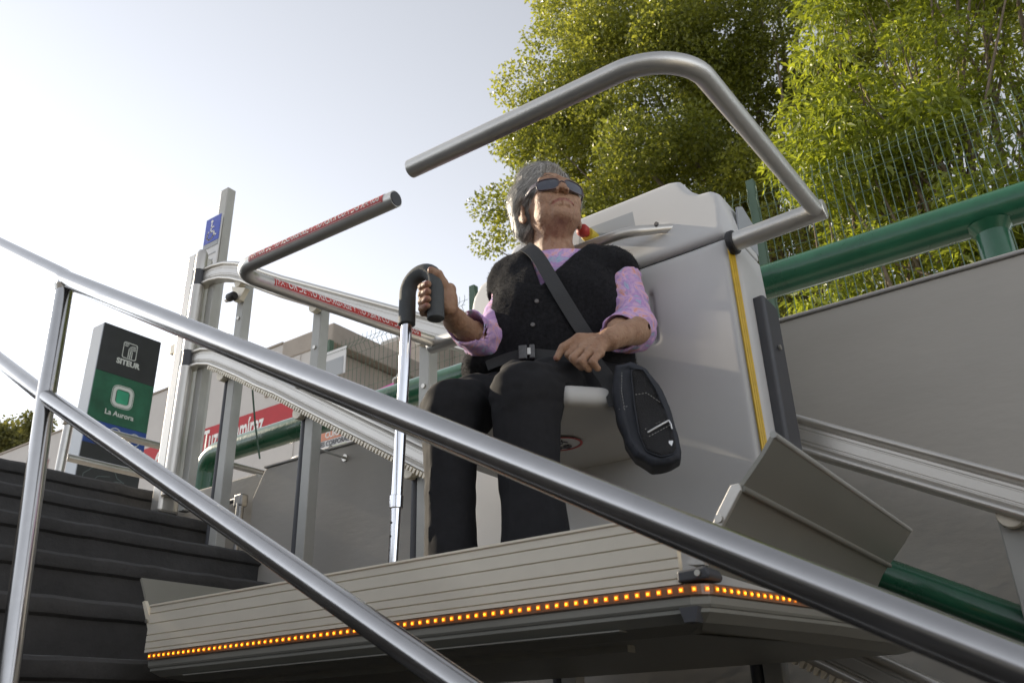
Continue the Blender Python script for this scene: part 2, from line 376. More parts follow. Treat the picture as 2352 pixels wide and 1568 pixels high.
# walls of the stairwell
def thing1(o,label,cat,group=None): return tag(o,label,cat,group)
rw=root('retaining_wall',(1,2.35,-3),'long grey rendered concrete wall beside the stairs, behind the lift','wall')
poly=[(-2.80,-3),(7.5,-3),(7.5,1.028),(-2.795,1.028),(-2.86,.915),(-2.86,-3)]
b=B(); b.prism([(x,z) for x,z in poly],'y',2.2,2.49); b.obj('wall',M['wallr'],rw,bevel=.006)
B().box((-2.797,2.192,1.028),(7.5,2.499,1.038)).obj('coping',M['walledge'],rw,bevel=.003)
rb=root('end_block',(-3.2,2.35,-1),'low grey concrete block at the head of the wall with green pipe elbow on top','wall')
b=B(); b.prism([(-3.62,-1),(-2.866,-1),(-2.866,1.0),(-2.93,1.047),(-3.62,1.047)],'y',2.26,2.495); b.obj('block',M['wallr'],rb,bevel=.008)
lw=B().box((-3.65,-2.99,-3),(7.5,-2.752,1.04)).obj('stair_wall',M['wallr'],bevel=.006); tag(lw,'grey concrete wall on the open side of the stairs','wall')
ew=B().box((7.3,-2.75,-3),(7.49,2.19,1.03)).obj('end_wall',M['wallr'],bevel=.006); tag(ew,'grey concrete wall closing the foot of the stairs','wall')
# unseen building added behind the viewer for a warm reflection on the steel handrail
ob=root('reflection_building',(2,-17,GZ),'unseen ochre building added across the street to reflect warm in the handrail','building')
B().box((-14,-34,GZ),(34,-26,GZ+4.2)).obj('wall',M['ochre'],ob)
B().box((-14.2,-34.2,GZ+4.2),(34.2,-25.8,GZ+4.4)).obj('roof',M['bldsh'],ob)
for k in range(8): B().box((-11+k*5.6,-26.03,GZ+1.2),(-9+k*5.6,-25.97,GZ+3.0)).obj('window',M['dark'],ob)
# ---- long building with the red band
bd=root('long_building',(-20,14,GZ),'long cream one-storey building with a red painted band and white lettering','building')
b=B(); b.box((-45,10,GZ),(-11.45,20,7.20)); b.obj('wall',M['bld'],bd)
b=B(); b.box((-12.5,9.97,6.82),(-11.05,16.5,7.235)); b.obj('roof_beam',M['bldsh'],bd,bevel=.03)
b=B(); b.box((-45,9.965,7.205),(-12.505,19,7.245)); b.obj('roof',M['bldsh'],bd)
B().box((-12.8,9.985,GZ),(-11.95,10.03,6.815)).obj('pilaster',M['bld'],bd)
B().box((-12.9,9.955,6.15),(-12.2,10.05,6.62)).obj('niche',M['bldsh'],bd)
B().box((-11.44,10.3,GZ),(-11.3,16,6.8)).obj('porch_wall',M['bldsh'],bd)
bb=B().box((-60,9.982,5.33),(-11.97,9.999,5.915)).obj('painted_band',M['red'],bd)
def wtext(s,x0,w_,zc,h_,m,par,y=9.975,nm='lettering'):
    me=text_mesh(s,1,0,.02,1,'LEFT'); c=np.array([v.co[:] for v in me.vertices]); mn,mx=c.min(0),c.max(0)
    sc=(w_/(mx[0]-mn[0]),h_/(mx[1]-mn[1])); map_mesh(me,lambda p:Vector((x0+(p.x-mn[0])*sc[0],y,zc+(p.y-(mn[1]+mx[1])/2)*sc[1])))
    return link(nm,me,m,par)
wtext('60 A',-16.40,.95,5.60,.36,M['white'],bd)
wtext('\u201cTuza\u201d Ram\u00edrez',-14.88,2.02,5.64,.46,M['white'],bd)
wtext('8',-21.25,.16,6.38,.40,M['stred'],bd)
b2=root('rear_building',(-14,16,GZ),'second plain beige building rising just behind the long building','building')
B().box((-16,13,GZ),(-11.1,13.6,8.3)).obj('wall',M['bldsh'],b2)
B().box((-13.2,13.61,GZ),(-5.5,22,8.62)).obj('side_wall',M['bldsh'],b2,bevel=.02)
B().box((-13.3,13.55,8.60),(-5.4,22.1,8.75)).obj('roof',M['bld'],b2)
# ---- totem
tt=root('station_totem',(-8.1,4.5,GZ),'tall dark station totem with black, green and blue panels beyond the stairs','sign')
y0,y1=4.065,4.73; zt=4.03; X=-8.0
B().box((X-.22,y0,GZ),(X-.012,y1,zt)).obj('body',M['totems'],tt,bevel=.004)
for nm,za,zb,m in (('black_panel',3.503,zt,'totem'),('green_panel',2.975,3.500,'totemg'),('blue_panel',2.735,2.972,'totemb'),('map_panel',GZ,2.732,'totem')):
    B().box((X-.01,y0+.002,za),(X,y1-.002,zb)).obj(nm,M[m],tt)
U_,Vv=Vector((0,1,0)),Vector((0,0,1)); yc=4.385
def rrect(w_,h_,r,n=6):
    pts=[]
    for cx_,cy_,a in((w_/2-r,h_/2-r,0),(-w_/2+r,h_/2-r,90),(-w_/2+r,-h_/2+r,180),(w_/2-r,-h_/2+r,270)):
        for k in range(n+1): t=R_(a+90*k/n); pts.append((cx_+r*math.cos(t),cy_+r*math.sin(t)))
    return pts
def plane_pts(pts,org,u,v): o=Vector(org); return [o+Vector(u)*p[0]+Vector(v)*p[1] for p in pts]
def ring(b,pts,org,u,v,wd,t=.002):
    n=Vector(u).cross(Vector(v)); N=len(pts); c=Vector((sum(p[0] for p in pts)/N,sum(p[1] for p in pts)/N))
    inner=[(p[0]-(p[0]-c.x)*wd/max(.001,Vector((p[0]-c.x,p[1]-c.y)).length),p[1]-(p[1]-c.y)*wd/max(.001,Vector((p[0]-c.x,p[1]-c.y)).length)) for p in pts]
    a=plane_pts(pts,org,u,v);d=plane_pts(inner,org,u,v); v_=[p+n*t for p in a]+[p+n*t for p in d]+a+d
    f=[]
    for i in range(N):
        j=(i+1)%N; f+=[(i,j,N+j,N+i),(2*N+i,2*N+j,j,i),(N+i,N+j,3*N+j,3*N+i)]
    b.add(v_,f)
def stroke(b,pts,org,u,v,wd,t=.002):
    o=Vector(org);u=Vector(u);v=Vector(v);n=u.cross(v)
    for a,c in zip(pts[:-1],pts[1:]):
        d=Vector((c[0]-a[0],c[1]-a[1])); L=d.length; d/=max(L,1e-6); p=Vector((-d.y,d.x))*wd/2; e=d*wd*.35
        q=[Vector(a)-e+p,Vector(c)+e+p,Vector(c)+e-p,Vector(a)-e-p]
        w0=[o+u*k.x+v*k.y for k in q]; b.add(w0+[k+n*t for k in w0],[(4,5,6,7),(0,1,5,4),(1,2,6,5),(2,3,7,6),(3,0,4,7)])
b=B(); o_=(X+.001,yc+.005,3.805); ring(b,rrect(.16,.185,.022),o_,U_,Vv,.009)
for off in(0,.020,.040): stroke(b,[(.062,.060-off),(.022-off*.3,.060-off),(.004+off*.25,.046-off*.9),(-.012+off,.020-off*.6),(-.012+off,-.075)],o_,U_,Vv,.009)
stroke(b,[(-.062,.072),(-.020,.072)],o_,U_,Vv,.009); stroke(b,[(-.062,.050),(-.030,.050)],o_,U_,Vv,.009)
b.obj('logo',M['tprint'],tt)
text('SITEUR','lettering',M['tprint'],tt,(X+.001,yc+.008,3.662),U_,Vv,.082,1.02,.035)
b=B(); ring(b,rrect(.245,.245,.07),(X+.001,yc+.012,3.283),U_,Vv,.006); ring(b,rrect(.220,.220,.06),(X+.001,yc+.012,3.283),U_,Vv,.036); b.obj('station_emblem',M['tprint'],tt)
b=B(); b.add(plane_pts([(-.066,.066),(-.066,-.075),(.066,-.075),(.066,.066)],(X+.002,yc+.012,3.283),U_,Vv),[(0,1,2,3)]); b.obj('emblem_print',M['totemg2'],tt)
text('La Aurora','lettering',M['tprint'],tt,(X+.001,yc+.010,3.090),U_,Vv,.076,1.02,.02)
b=B()
for k_,dy in enumerate((.0,.215)):
    b=B(); ring(b,rrect(.135,.135,.0665),(X+.001,yc+dy,2.878-.012*k_),U_,Vv,.008); b.obj('pictogram_ring',M['tprint'],tt)
    b=B(); stroke(b,[(-.025,.02),(.015,.01),(-.01,-.02),(.022,-.03)],(X+.001,yc+dy,2.875),U_,Vv,.006); b.obj('pictogram',M['mapline'],tt)
b=B(); MZ=2.50; stroke(b,[(-.23,-.30),(-.23,-.08),(-.14,.0),(-.10,.07),(.06,.05),(.12,-.06),(.20,-.1),(.27,-.24)],(X+.001,yc-.02,MZ),U_,Vv,.006); b.obj('network_map',M['mapline'],tt); b=B(); stroke(b,[(-.14,-.32),(-.13,-.14),(-.08,-.08),(.04,-.06)],(X+.001,yc-.02,MZ),U_,Vv,.005); stroke(b,[(.10,-.1),(.20,-.09)],(X+.001,yc-.02,MZ),U_,Vv,.005); b.obj('network_map',M['mapline'],tt); b=B(); stroke(b,[(.0,-.2),(.06,-.25),(.02,-.3)],(X+.001,yc-.02,MZ),U_,Vv,.005)
b.obj('network_map',M['mapline'],tt)
# ---- landing rails
lr=root('landing_railing',(-5,2.5,GZ),'low stainless pipe railing across the landing in front of the totem','railing')
B().tube([(-5,2.40,1.80),(-5,4.6,1.80)],.024,14).obj('top_rail',M['steel2'],lr,smooth=40)
B().tube([(-5,2.47,1.585),(-5,4.6,1.585)],.024,14).obj('lower_rail',M['steel2'],lr,smooth=40)
for y in(2.44,4.3): B().tube([(-5,y,GZ-.02),(-5,y,1.778)],.026,14).obj('post',M['steel2'],lr,smooth=40)
lr2=root('bent_rail',(-3.5,3.0,1.0),'short bent stainless handrail running to the end of the grey wall','railing')
B().tube(fillet([(-4.2,3.9,1.36),(-3.3,2.8,1.16),(-2.95,2.47,1.155),(-2.7,2.47,1.155)],.12,6),.020,12).obj('rail',M['steel2'],lr2,smooth=40)
B().tube([(-3.18,2.70,GZ-.02),(-3.18,2.70,1.15)],.017,12).obj('post',M['steel2'],lr2,smooth=40)
# ---- green pipe rail above the wall
gp=root('green_pipe_rail',(0,2.34,1.03),'thick green painted pipe rail running level above the grey wall','railing')
pts=fillet([(-3.395,2.33,1.035),(-3.395,2.33,1.232),(7.2,2.33,1.232)],[.13],10)
B().tube(pts,.053,24).obj('rail',M['green'],gp,smooth=40)
for x in(-.05,2.1,4.4):
    B().tube([(x,2.33,1.03),(x,2.33,1.205)],.042,20).obj('post',M['green'],gp,smooth=40)
    B().tube([(x,2.33,1.165),(x,2.33,1.180),(x,2.33,1.19)],[.042,.052,.060],20,caps=False).obj('weld',M['green'],gp,smooth=60)
sg=root('sloping_green_rail',(-.3,2.11,0),'dark green painted pipe handrail sloping down the wall under the lift','railing')
def gz(x): return .28+(x+.40)*-.537
B().tube([(-.62,2.11,gz(-.62)),(4.4,2.11,gz(4.4))],.037,20).obj('rail',M['green'],sg,smooth=40)
for x in(.4,2,3.6): B().tube([(x,2.11,gz(x)-.03),(x,2.13,gz(x)-.09),(x,2.201,gz(x)-.09)],.010,10).obj('bracket',M['green'],sg,smooth=40)
# ---- mesh fence
fn=root('mesh_fence',(-2,4.6,GZ),'tall dark green welded wire mesh fence beyond the grey wall','fence')
FT=3.10
def wire(b,a,c,r=.0024): b.tube([a,c],r,4,caps=False)
posts=[-5.16,-3.56,-1.30,1.2,3.7,6.2]
for x in posts: B().box((x-.025,4.60,GZ),(x+.025,4.65,FT+.08)).obj('post',M['fence'],fn)
prof=[(0,GZ+.03),(0,GZ+.62),(-.03,GZ+.66),(0,GZ+.70),(0,GZ+1.30),(-.03,GZ+1.34),(0,GZ+1.38),(0,FT-.16),(-.035,FT-.10),(0,FT-.04),(0,FT+.01)]
for xa,xb in zip(posts[:-1],posts[1:]):
    b=B(); x=xa+.04
    while x<xb-.02:
        b.tube([(x,4.59+q,z) for q,z in prof],.0026,4,caps=False); x+=.05
    for q,z in [(0,GZ+.1),(0,GZ+.30),(0,GZ+.5),(0,GZ+.62),(0,GZ+.70),(0,GZ+.9),(0,GZ+1.1),(0,GZ+1.3),(0,GZ+1.38),(0,GZ+1.6),(0,GZ+1.8),(0,FT-.16),(-.035,FT-.10),(0,FT-.04)]:
        wire(b,(xa+.026,4.585+q,z),(xb-.026,4.585+q,z),.0018)
    b.obj('mesh_panel',M['fence'],fn)
# ---- banners on the fence
bn=root('course_banner',(-4.7,4.56,2.1),'white, orange and lime banner reading CURSOS and MASAJES CORPORALES tied to the fence','banner')
B().box((-5.35,4.555,1.98),(-4.16,4.561,2.40)).obj('sheet',M['ban'],bn)
B().box((-5.35,4.5515,2.222),(-4.16,4.5545,2.40)).obj('print',M['bano'],bn)
B().box((-5.35,4.5515,2.090),(-4.80,4.5545,2.155)).obj('print',M['bang'],bn)
B().box((-4.75,4.5515,2.10),(-4.52,4.5545,2.19)).obj('print',M['greyp'],bn)
FX,FZ=(1,0,0),(0,0,1)
text('CURSOS','lettering',M['white'],bn,(-4.93,4.5505,2.262),FX,FZ,.075,.9,.02)
text('Y','lettering',M['white'],bn,(-4.65,4.5505,2.262),FX,FZ,.075,.9,.02)
text('MASAJES CORPORALES','lettering',M['dark'],bn,(-4.99,4.5505,2.188),FX,FZ,.062,.80,.01)
text('LUNES 4:00 A 7:00 P.M.','lettering',M['white'],bn,(-5.02,4.5505,2.122),FX,FZ,.05,.75,.008)
text('3:30 A','lettering',M['white'],bn,(-4.62,4.5505,2.135),FX,FZ,.05,.8,.008)
pk=root('pink_banner',(-4.5,4.56,2.45),'small pink and white banner knotted to the fence mesh','banner')
B().add([(-4.80,4.555,2.40),(-4.32,4.555,2.40),(-4.31,4.555,2.545),(-4.55,4.555,2.522),(-4.80,4.555,2.50)],[(0,1,2,3,4)]).obj('sheet',M['pink'],pk)
B().add([(-4.80,4.551,2.425),(-4.42,4.551,2.425),(-4.37,4.551,2.475),(-4.38,4.551,2.515),(-4.55,4.551,2.50),(-4.80,4.551,2.475)],[(0,1,2,3,4,5)]).obj('print',M['white'],pk)
B().tube([(-4.33,4.57,2.53),(-4.31,4.54,2.56),(-4.30,4.56,2.59),(-4.29,4.55,2.57),(-4.27,4.56,2.61)],.006,6).obj('knot',M['white'],pk)
wn=root('notice_board',(-4.95,4.56,2.9),'small pale notice hung near the top of the fence mesh','sign')
B().box((-5.20,4.555,2.78),(-4.875,4.562,3.03)).obj('sheet',M['ban'],wn)
B().box((-5.18,4.551,2.78),(-4.90,4.554,2.94)).obj('print',M['greyp'],wn)
# ---- blue accessibility sign on its post
sp=root('sign_post',(-3.95,2.62,1.0),'square grey metal post with a blue wheelchair sign beside the lift rail','sign')
B().box((-3.995,2.60,GZ-.02),(-3.925,2.66,3.15)).obj('post',M['post'],sp,bevel=.004)
B().box((-4.056,2.570,2.10),(-3.903,2.578,2.937)).obj('sign_plate',M['ban'],sp)
B().box((-4.051,2.5665,2.752),(-3.908,2.5695,2.931)).obj('blue_face',M['blue'],sp)
B().box((-4.051,2.5665,2.715),(-3.908,2.5695,2.746)).obj('grey_strip',M['greyp'],sp)
b=B(); so_=(-3.982,2.5662,2.838)
stroke(b,[(p[0]-.010,p[1]-.034) for p in arc((0,0,0),(1,0,0),(0,1,0),.032,-235,5,16)],so_,FX,FZ,.009)
stroke(b,[(-.006,.044),(-.008,-.014),(.020,-.012),(.034,-.048),(.046,-.044)],so_,FX,FZ,.010); stroke(b,[(-.008,.020),(.018,.018)],so_,FX,FZ,.008)
b.disc((so_[0]-.006,so_[1],so_[2]+.062),(0,-1,0),.0105,.002,14)
b.obj('wheelchair_symbol',M['white'],sp)
for k in range(9): B().box((-4.045,2.5675,2.66-k*.045),(-3.92-.02*(k%3),2.5695,2.668-k*.045)).obj('fine_print',M['greyp'],sp)
# ================================================================== LIFT TRACK
tr=root('lift_track',(-3.1,2.05,1.0),'pale aluminium double guide track of the lift on grey posts','track')
def up(x): return 1.725+(x+2.56)*-.543
up_path=[(-3.135,1.958),(-3.05,1.957),(-2.97,1.942),(-2.88,1.908),(-2.79,1.862),(-2.68,1.795),(-2.56,1.725),(-1.7,up(-1.7)),(-.57,up(-.57)),(1.6,up(1.6))]
def lo_(x): return .798+(x+1.72)*-.572
lo_path=[(-3.135,1.542),(-3.05,1.538),(-2.96,1.513),(-2.86,1.462),(-2.74,1.397),(-2.62,1.326),(-2.5,1.262),(-2.35,1.172),(-1.72,.798),(-.5,lo_(-.5)),(1.5,lo_(1.5))]
def railprof(h):
    q=h/2; r=.0085
    lip=lambda c:[(c+r*math.sin(R_(90-180*k/6)),-.009-.009*math.cos(R_(90-180*k/6))) for k in range(7)]
    face=[(q-2*r-.004,-.006),(q-2*r-.007,-.0095),(.014,-.0095),(.0125,-.008),(.010,-.008),(.0085,-.0095),(-.012,-.0095),(-.0135,-.0075),(-.0165,-.0075),(-.018,-.0095),(-q+2*r+.007,-.0095),(-q+2*r+.004,-.006)]
    return [(n_,2.0+y_) for n_,y_ in lip(q-r)+face+lip(-q+r)+[(-q,.03),(q,.03)]]
up_s=[(p.x,p.z) for p in subdiv([(a,0,c) for a,c in up_path],.12)]; lo_s=[(p.x,p.z) for p in subdiv([(a,0,c) for a,c in lo_path],.12)]
B().sweep(up_s,railprof(.088)).obj('upper_rail',M['alu'],tr,smooth=40)
lrail=B().sweep(lo_s,railprof(.084)).obj('lower_rail',M['alu'],tr,smooth=40)
# toothed rack under the lower rail
P=subdiv([(a,0,c-.047) for a,c in lo_path[2:]],.002); acc=0;b=B();last=P[0]
d=0;nxt=0
for a,c in zip(P[:-1],P[1:]):
    L=(c-a).length
    if d>=nxt:
        t=(c-a).normalized(); n_=Vector((-t.z,0,t.x)); n_=-n_ if n_.z>0 else n_
        q=[a-t*.0062,a+t*.0062,a+t*.0028+n_*.016,a-t*.0028+n_*.016]
        v=[Vector((k.x,1.982,k.z)) for k in q]+[Vector((k.x,2.004,k.z)) for k in q]
        b.add(v,[(0,1,2,3),(7,6,5,4),(1,0,4,5),(2,1,5,6),(3,2,6,7),(0,3,7,4)]); nxt+=.0165
    d+=L
o=b.obj('gear_rack',M['alu2'],tr)
B().box((-2.56,1.982,1.262),(-2.37,1.989,1.287),rot=Matrix.Rotation(R_(29.5),3,'Y')).obj('rail_label',M['ban'],tr,bevel=.001)
me=text_mesh('||||||||||||||||||||',.016,0,0,1.2); ang=R_(-29.5)
map_mesh(me,lambda c:Vector((-2.455+c.x*math.cos(ang)-c.y*math.sin(ang)*0,1.9812,1.270+c.x*math.sin(ang)+c.y))); link('rail_print',me,M['greyp'],tr)
def lz(x):
    for (a,c),(d_,e) in zip(lo_path[:-1],lo_path[1:]):
        if a<=x<=d_: return c+(e-c)*(x-a)/(d_-a)
def uz(x):
    for (a,c),(d_,e) in zip(up_path[:-1],up_path[1:]):
        if a<=x<=d_: return c+(e-c)*(x-a)/(d_-a)
for k,x in enumerate([-2.87,-2.36,-1.79,-1.27,-.72,-.17,.38,.95]):
    zb=1.011-RISE*math.ceil((x+3.36)/RUN)-.01
    p=B().box((x-.020,2.036,zb),(x+.026,2.082,uz(x)-.05)).obj('post',M['post'],tr,bevel=.003)
    B().tube([(x-.040,2.055,zb),(x-.040,2.055,lz(x)-.055)],.0155,14).obj('inner_tube',M['dark'],p,smooth=40)
    B().tube([(x-.040,2.010,lz(x)-.048),(x-.040,2.04,lz(x)-.048)],.026,20).obj('flange',M['alu2'],p,smooth=40,bevel=.002)
    B().tube([(x+.008,2.008,uz(x)-.048),(x+.008,2.035,uz(x)-.048)],.027,20).obj('flange',M['alu2'],p,smooth=40,bevel=.002)
    B().disc((x+.004,2.036,uz(x)-.22),(0,-1,0),.0085,.006,8).obj('bolt',M['bolt'],p)
    B().box((x-.05,2.03,zb-.002),(x+.07,2.13,zb+.012)).obj('base_plate',M['post'],p)
# end column
ec=root('end_column',(-3.15,2.0,1.0),'tall slim aluminium end column holding the upper ends of the track','post')
c=B().box((-3.215,1.965,GZ-.14),(-3.145,2.06,2.09)).obj('column',M['alu'],ec,bevel=.012)
B().tube([(-3.128,1.985,1.99),(-3.128,1.985,2.075),(-3.128,1.985,2.095),(-3.128,1.985,2.103)],[.027,.027,.02,.006],18).obj('cap_tube',M['alu'],ec,smooth=50)
B().tube([(-3.128,1.985,1.58),(-3.128,1.985,1.91)],.027,18).obj('tube',M['alu'],ec,smooth=50)
B().tube([(-3.128,1.985,.93),(-3.128,1.985,1.505)],.027,18).obj('tube',M['alu'],ec,smooth=50)
B().tube([(-3.128,1.985,1.505),(-3.128,1.985,1.58)],.024,18).obj('collar',M['dark'],ec,smooth=50)
B().tube([(-3.128,1.985,1.91),(-3.128,1.985,1.99)],.024,18).obj('collar',M['dark'],ec,smooth=50)
B().box((-3.10,2.02,GZ-.14),(-3.058,2.06,1.97)).obj('backing_bar',M['post'],ec,bevel=.003)
B().box((-3.26,1.975,1.60),(-3.218,2.03,1.645)).obj('clamp',M['alu2'],ec,bevel=.002)
kb=root('limit_knob',(-2.86,2.0,1.77),'black round knob hanging under the bend of the upper rail','knob')
B().tube([(-2.905,1.99,1.768),(-2.885,1.99,1.768),(-2.883,1.99,1.768)],[.013,.013,.010],14).obj('stem',M['chrome'],kb,smooth=50)
B().tube([(-2.884,1.985,1.768),(-2.88,1.985,1.768),(-2.845,1.985,1.768),(-2.838,1.985,1.768)],[.015,.019,.019,.015],18).obj('knob',M['black'],kb,smooth=50)
B().prism([(-2.90,1.84),(-2.80,1.80),(-2.835,1.755),(-2.87,1.755)],'y',2.005,2.03).obj('bracket',M['alu2'],kb)
# thin rod to the wall, loose wire, conduit
rd=root('tie_rod',(-2.33,2.1,.99),'thin steel rod between a track post and a washer on the grey wall','rod')
B().tube([(-2.345,2.065,.99),(-2.322,2.195,.978)],.0045,8).obj('rod',M['post'],rd)
B().disc((-2.322,2.199,.978),(0,-1,0),.014,.006,18).obj('washer',M['bolt'],rd); B().disc((-2.322,2.192,.978),(0,-1,0),.006,.010,6).obj('nut',M['bolt'],rd)
cw=B().tube([(-2.80,2.07,1.52),(-2.79,2.09,1.35),(-2.775,2.11,1.2),(-2.76,2.14,1.05)],.0038,6).obj('loose_cable',M['fence']); tag(cw,'thin dark cable hanging down behind the first track post','cable')
cd=root('conduit',(-2.95,2.22,.6),'galvanised conduit with an elbow box beside the concrete block','pipe')
B().tube([(-2.935,2.20,-.2),(-2.935,2.20,.845)],.0105,12).obj('pipe',M['conduit'],cd,smooth=40)
B().tube([(-2.935,2.20,.84),(-2.935,2.20,.905)],.0165,14).obj('coupling',M['conduit'],cd,smooth=40)
B().box((-2.965,2.185,.89),(-2.915,2.225,.945)).obj('elbow_box',M['conduit'],cd,bevel=.008)
B().tube([(-2.94,2.2,.925),(-3.12,2.2,.925)],.0105,12).obj('pipe',M['conduit'],cd,smooth=40)
# ================================================================== FRONT HANDRAIL
hr=root('stair_handrail',(-1.85,.85,-.2),'brushed stainless steel stair handrail with two tubes nearest the viewer','railing')
Yh=.85
def hz(x): return 1.029+(x+1.9)*-.5495
def hl(x): return .717+(x+1.87)*-.559
B().tube([(-4.1,Yh,1.93),(-3.50,Yh,1.93),(-3.40,Yh,1.905),(-2.9,Yh,1.622),(-1.912,Yh,1.039),(-1.895,Yh,1.0265),(1.4,Yh,hz(1.4))],.0208,40).obj('top_rail',M['steel'],hr,smooth=40)
B().tube([(-4.1,Yh,1.62),(-3.50,Yh,1.62),(-3.40,Yh,1.600),(-2.9,Yh,1.325),(-1.87,Yh,.717),(-.3,Yh,hl(-.3)),(1.4,Yh,hl(1.4))],.0185,40).obj('lower_rail',M['steel'],hr,smooth=40)
B().tube([(-1.895,Yh,1.02),(-1.868,Yh,.717),(-1.775,Yh,.10),(-1.70,Yh,-.25)],.0200,36).obj('post',M['steel'],hr,smooth=40)
B().tube([(-1.895,Yh,1.005),(-1.894,Yh,.99)],[.0245,.0205],36,caps=False).obj('weld',M['steel2'],hr,smooth=60)
B().tube([(-3.75,Yh,GZ-.02),(-3.75,Yh,1.925)],.0200,36).obj('post',M['steel'],hr,smooth=40)
for x in(.35,):
    B().tube([(x,Yh,hz(x)-.01),(x,Yh,hz(x)-1.0)],.0200,36).obj('post',M['steel'],hr,smooth=40)
# ================================================================== THE LIFT
lf=root('stair_lift',(-1.0,1.6,.15),'pale grey inclined platform lift with raised guard plate, folding seat and safety bars','lift')
YP=1.10
# guard plate with V grooves
def gprof():
    pts=[(YP,.178)]
    for z in(.185,.199,.213,.236,.257): pts+=[(YP,z-.0012),(YP+.003,z),(YP,z+.0012)]
    pts+=[(YP,.270),(YP-.003,.272),(YP-.003,.2755),(YP+.010,.2775),(YP+.012,.274),(YP+.012,.178)]
    return pts
B().prism(gprof(),'x',-1.738,-.497).obj('guard_plate',M['alu2'],lf)
B().add([(-1.7385,YP+.001,.178),(-1.7385,YP+.012,.178),(-1.7385,YP+.012,.275),(-1.7385,YP+.001,.275),(-1.7445,YP+.001,.275),(-1.722,YP+.001,.178),(-1.722,YP+.012,.178),(-1.7445,YP+.012,.275)],[(0,1,6,5),(4,5,6,7),(3,4,7,2)]).obj('plate_end',M['alu2'],lf)
plan=[(-1.716,YP-.001),(-.485,YP-.001),(-.462,YP+.012),(-.452,YP+.05),(-.388,YP+.35),(-.335,1.93),(-1.72,1.93)]
def inset(poly,d):
    n=len(poly);out=[]
    for i in range(n):
        p0,p1,p2=[Vector(poly[k%n]) for k in(i-1,i,i+1)]; a=(p1-p0).normalized();b_=(p2-p1).normalized(); na=Vector((-a.y,a.x));nb=Vector((-b_.y,b_.x)); m=(na+nb).normalized(); out.append(tuple(p1+m*(d/max(.3,m.dot(na)))))
    return out
def loft(b,polys):
    n=len(polys[0][0]);v=[];f=[]
    for p,z in polys: v+=[(q[0],q[1],z) for q in p]
    for k in range(len(polys)-1): f+=[(k*n+i,k*n+(i+1)%n,(k+1)*n+(i+1)%n,(k+1)*n+i) for i in range(n)]
    f+=[tuple(range(n))[::-1],tuple((len(polys)-1)*n+i for i in range(n))]; b.add(v,f)
b=B(); loft(b,[(inset(plan,.004),.1775),(inset(plan,.006),.1768),(inset(plan,.006),.1605),(plan,.1595),(plan,.150),(inset(plan,.002),.146)]); b.obj('platform',M['flap'],lf)
B().prism(inset([(-1.70,YP+.02),(-.50,YP+.02),(-.40,YP+.38),(-.36,1.74),(-1.70,1.74)],.004),'z',.178,.1805).obj('floor_mat',M['black'],lf)
b=B(); loft(b,[(inset(plan,.004),.1455),(inset(plan,.004),.140),(inset(plan,.020),.128),(inset(plan,.024),.1275),(inset(plan,.06),.118)]); b.obj('underbody',M['flap'],lf)
b=B(); b.box((-1.55,1.22,.108),(-.65,1.245,.119)); b.obj('cross_bar',M['flap'],lf)
B().box((-1.6,1.105,.1255),(-.6,1.9,.1275)).obj('floor_pan',M['flap'],lf)
B().prism([(-.50,.1795),(-.456,.1795),(-.452,.186),(-.458,.197),(-.50,.1945)],'y',YP-.004,YP+.045).obj('corner_bumper',M['dark'],lf,bevel=.003)
B().tube([(-.468,YP-.0045,.1885),(-.468,YP-.008,.1885)],.0042,14).obj('bumper_screw',M['bolt'],lf)
B().prism([(-.502,.147),(-.474,.147),(-.480,.1275),(-.496,.1275)],'y',YP-.0035,YP+.02).obj('corner_clip',M['dark'],lf)
# amber LED strip let into the edge
lp=[(-1.714,YP-.004),(-.492,YP-.004)]+[(-.492+.034*math.sin(t),YP+.030-.034*math.cos(t)) for t in np.linspace(.2,1.35,8)]+[(-.389,YP+.35),(-.336,1.92)]
LP=[Vector((p[0],p[1],0)) for p in lp]
b=B(); v=[];ff=[]
for i,p in enumerate(LP):
    t=(LP[min(i+1,len(LP)-1)]-LP[max(i-1,0)]).normalized(); nn=Vector((t.y,-t.x,0))
    v+=[p+Vector((0,0,.162)),p+nn*.0022+Vector((0,0,.162)),p+nn*.0022+Vector((0,0,.1755)),p+Vector((0,0,.1755))]
    if i: k=4*i; ff+=[(k-4+a,k-4+(a+1)%4,k+(a+1)%4,k+a) for a in range(4)]
ls=B().add(v,ff).obj('led_strip',M['tape'],lf)
me=B().box((-.0034,-.0012,-.0036),(.0034,0,.0036)).box((-.0015,-.0024,-.0016),(.0015,-.00125,.0014)).mesh('led')
me.materials.append(M['ledh']); me.materials.append(M['led'])
for i,pl in enumerate(me.polygons): pl.material_index=0 if i<6 else 1
base=wloc(ls); d=0;nxt=.008
for a,c in zip(LP[:-1],LP[1:]):
    L=(c-a).length; t=(c-a).normalized(); nn=Vector((t.y,-t.x,0))
    while nxt<=d+L:
        p=a+t*(nxt-d)+nn*.0022+Vector((0,0,.1688)); o=bpy.data.objects.new('led',me); COL.objects.link(o); o.parent=ls
        o.location=p; o.rotation_euler=(0,0,math.atan2(t.y,t.x)); nxt+=.0166
    d+=L
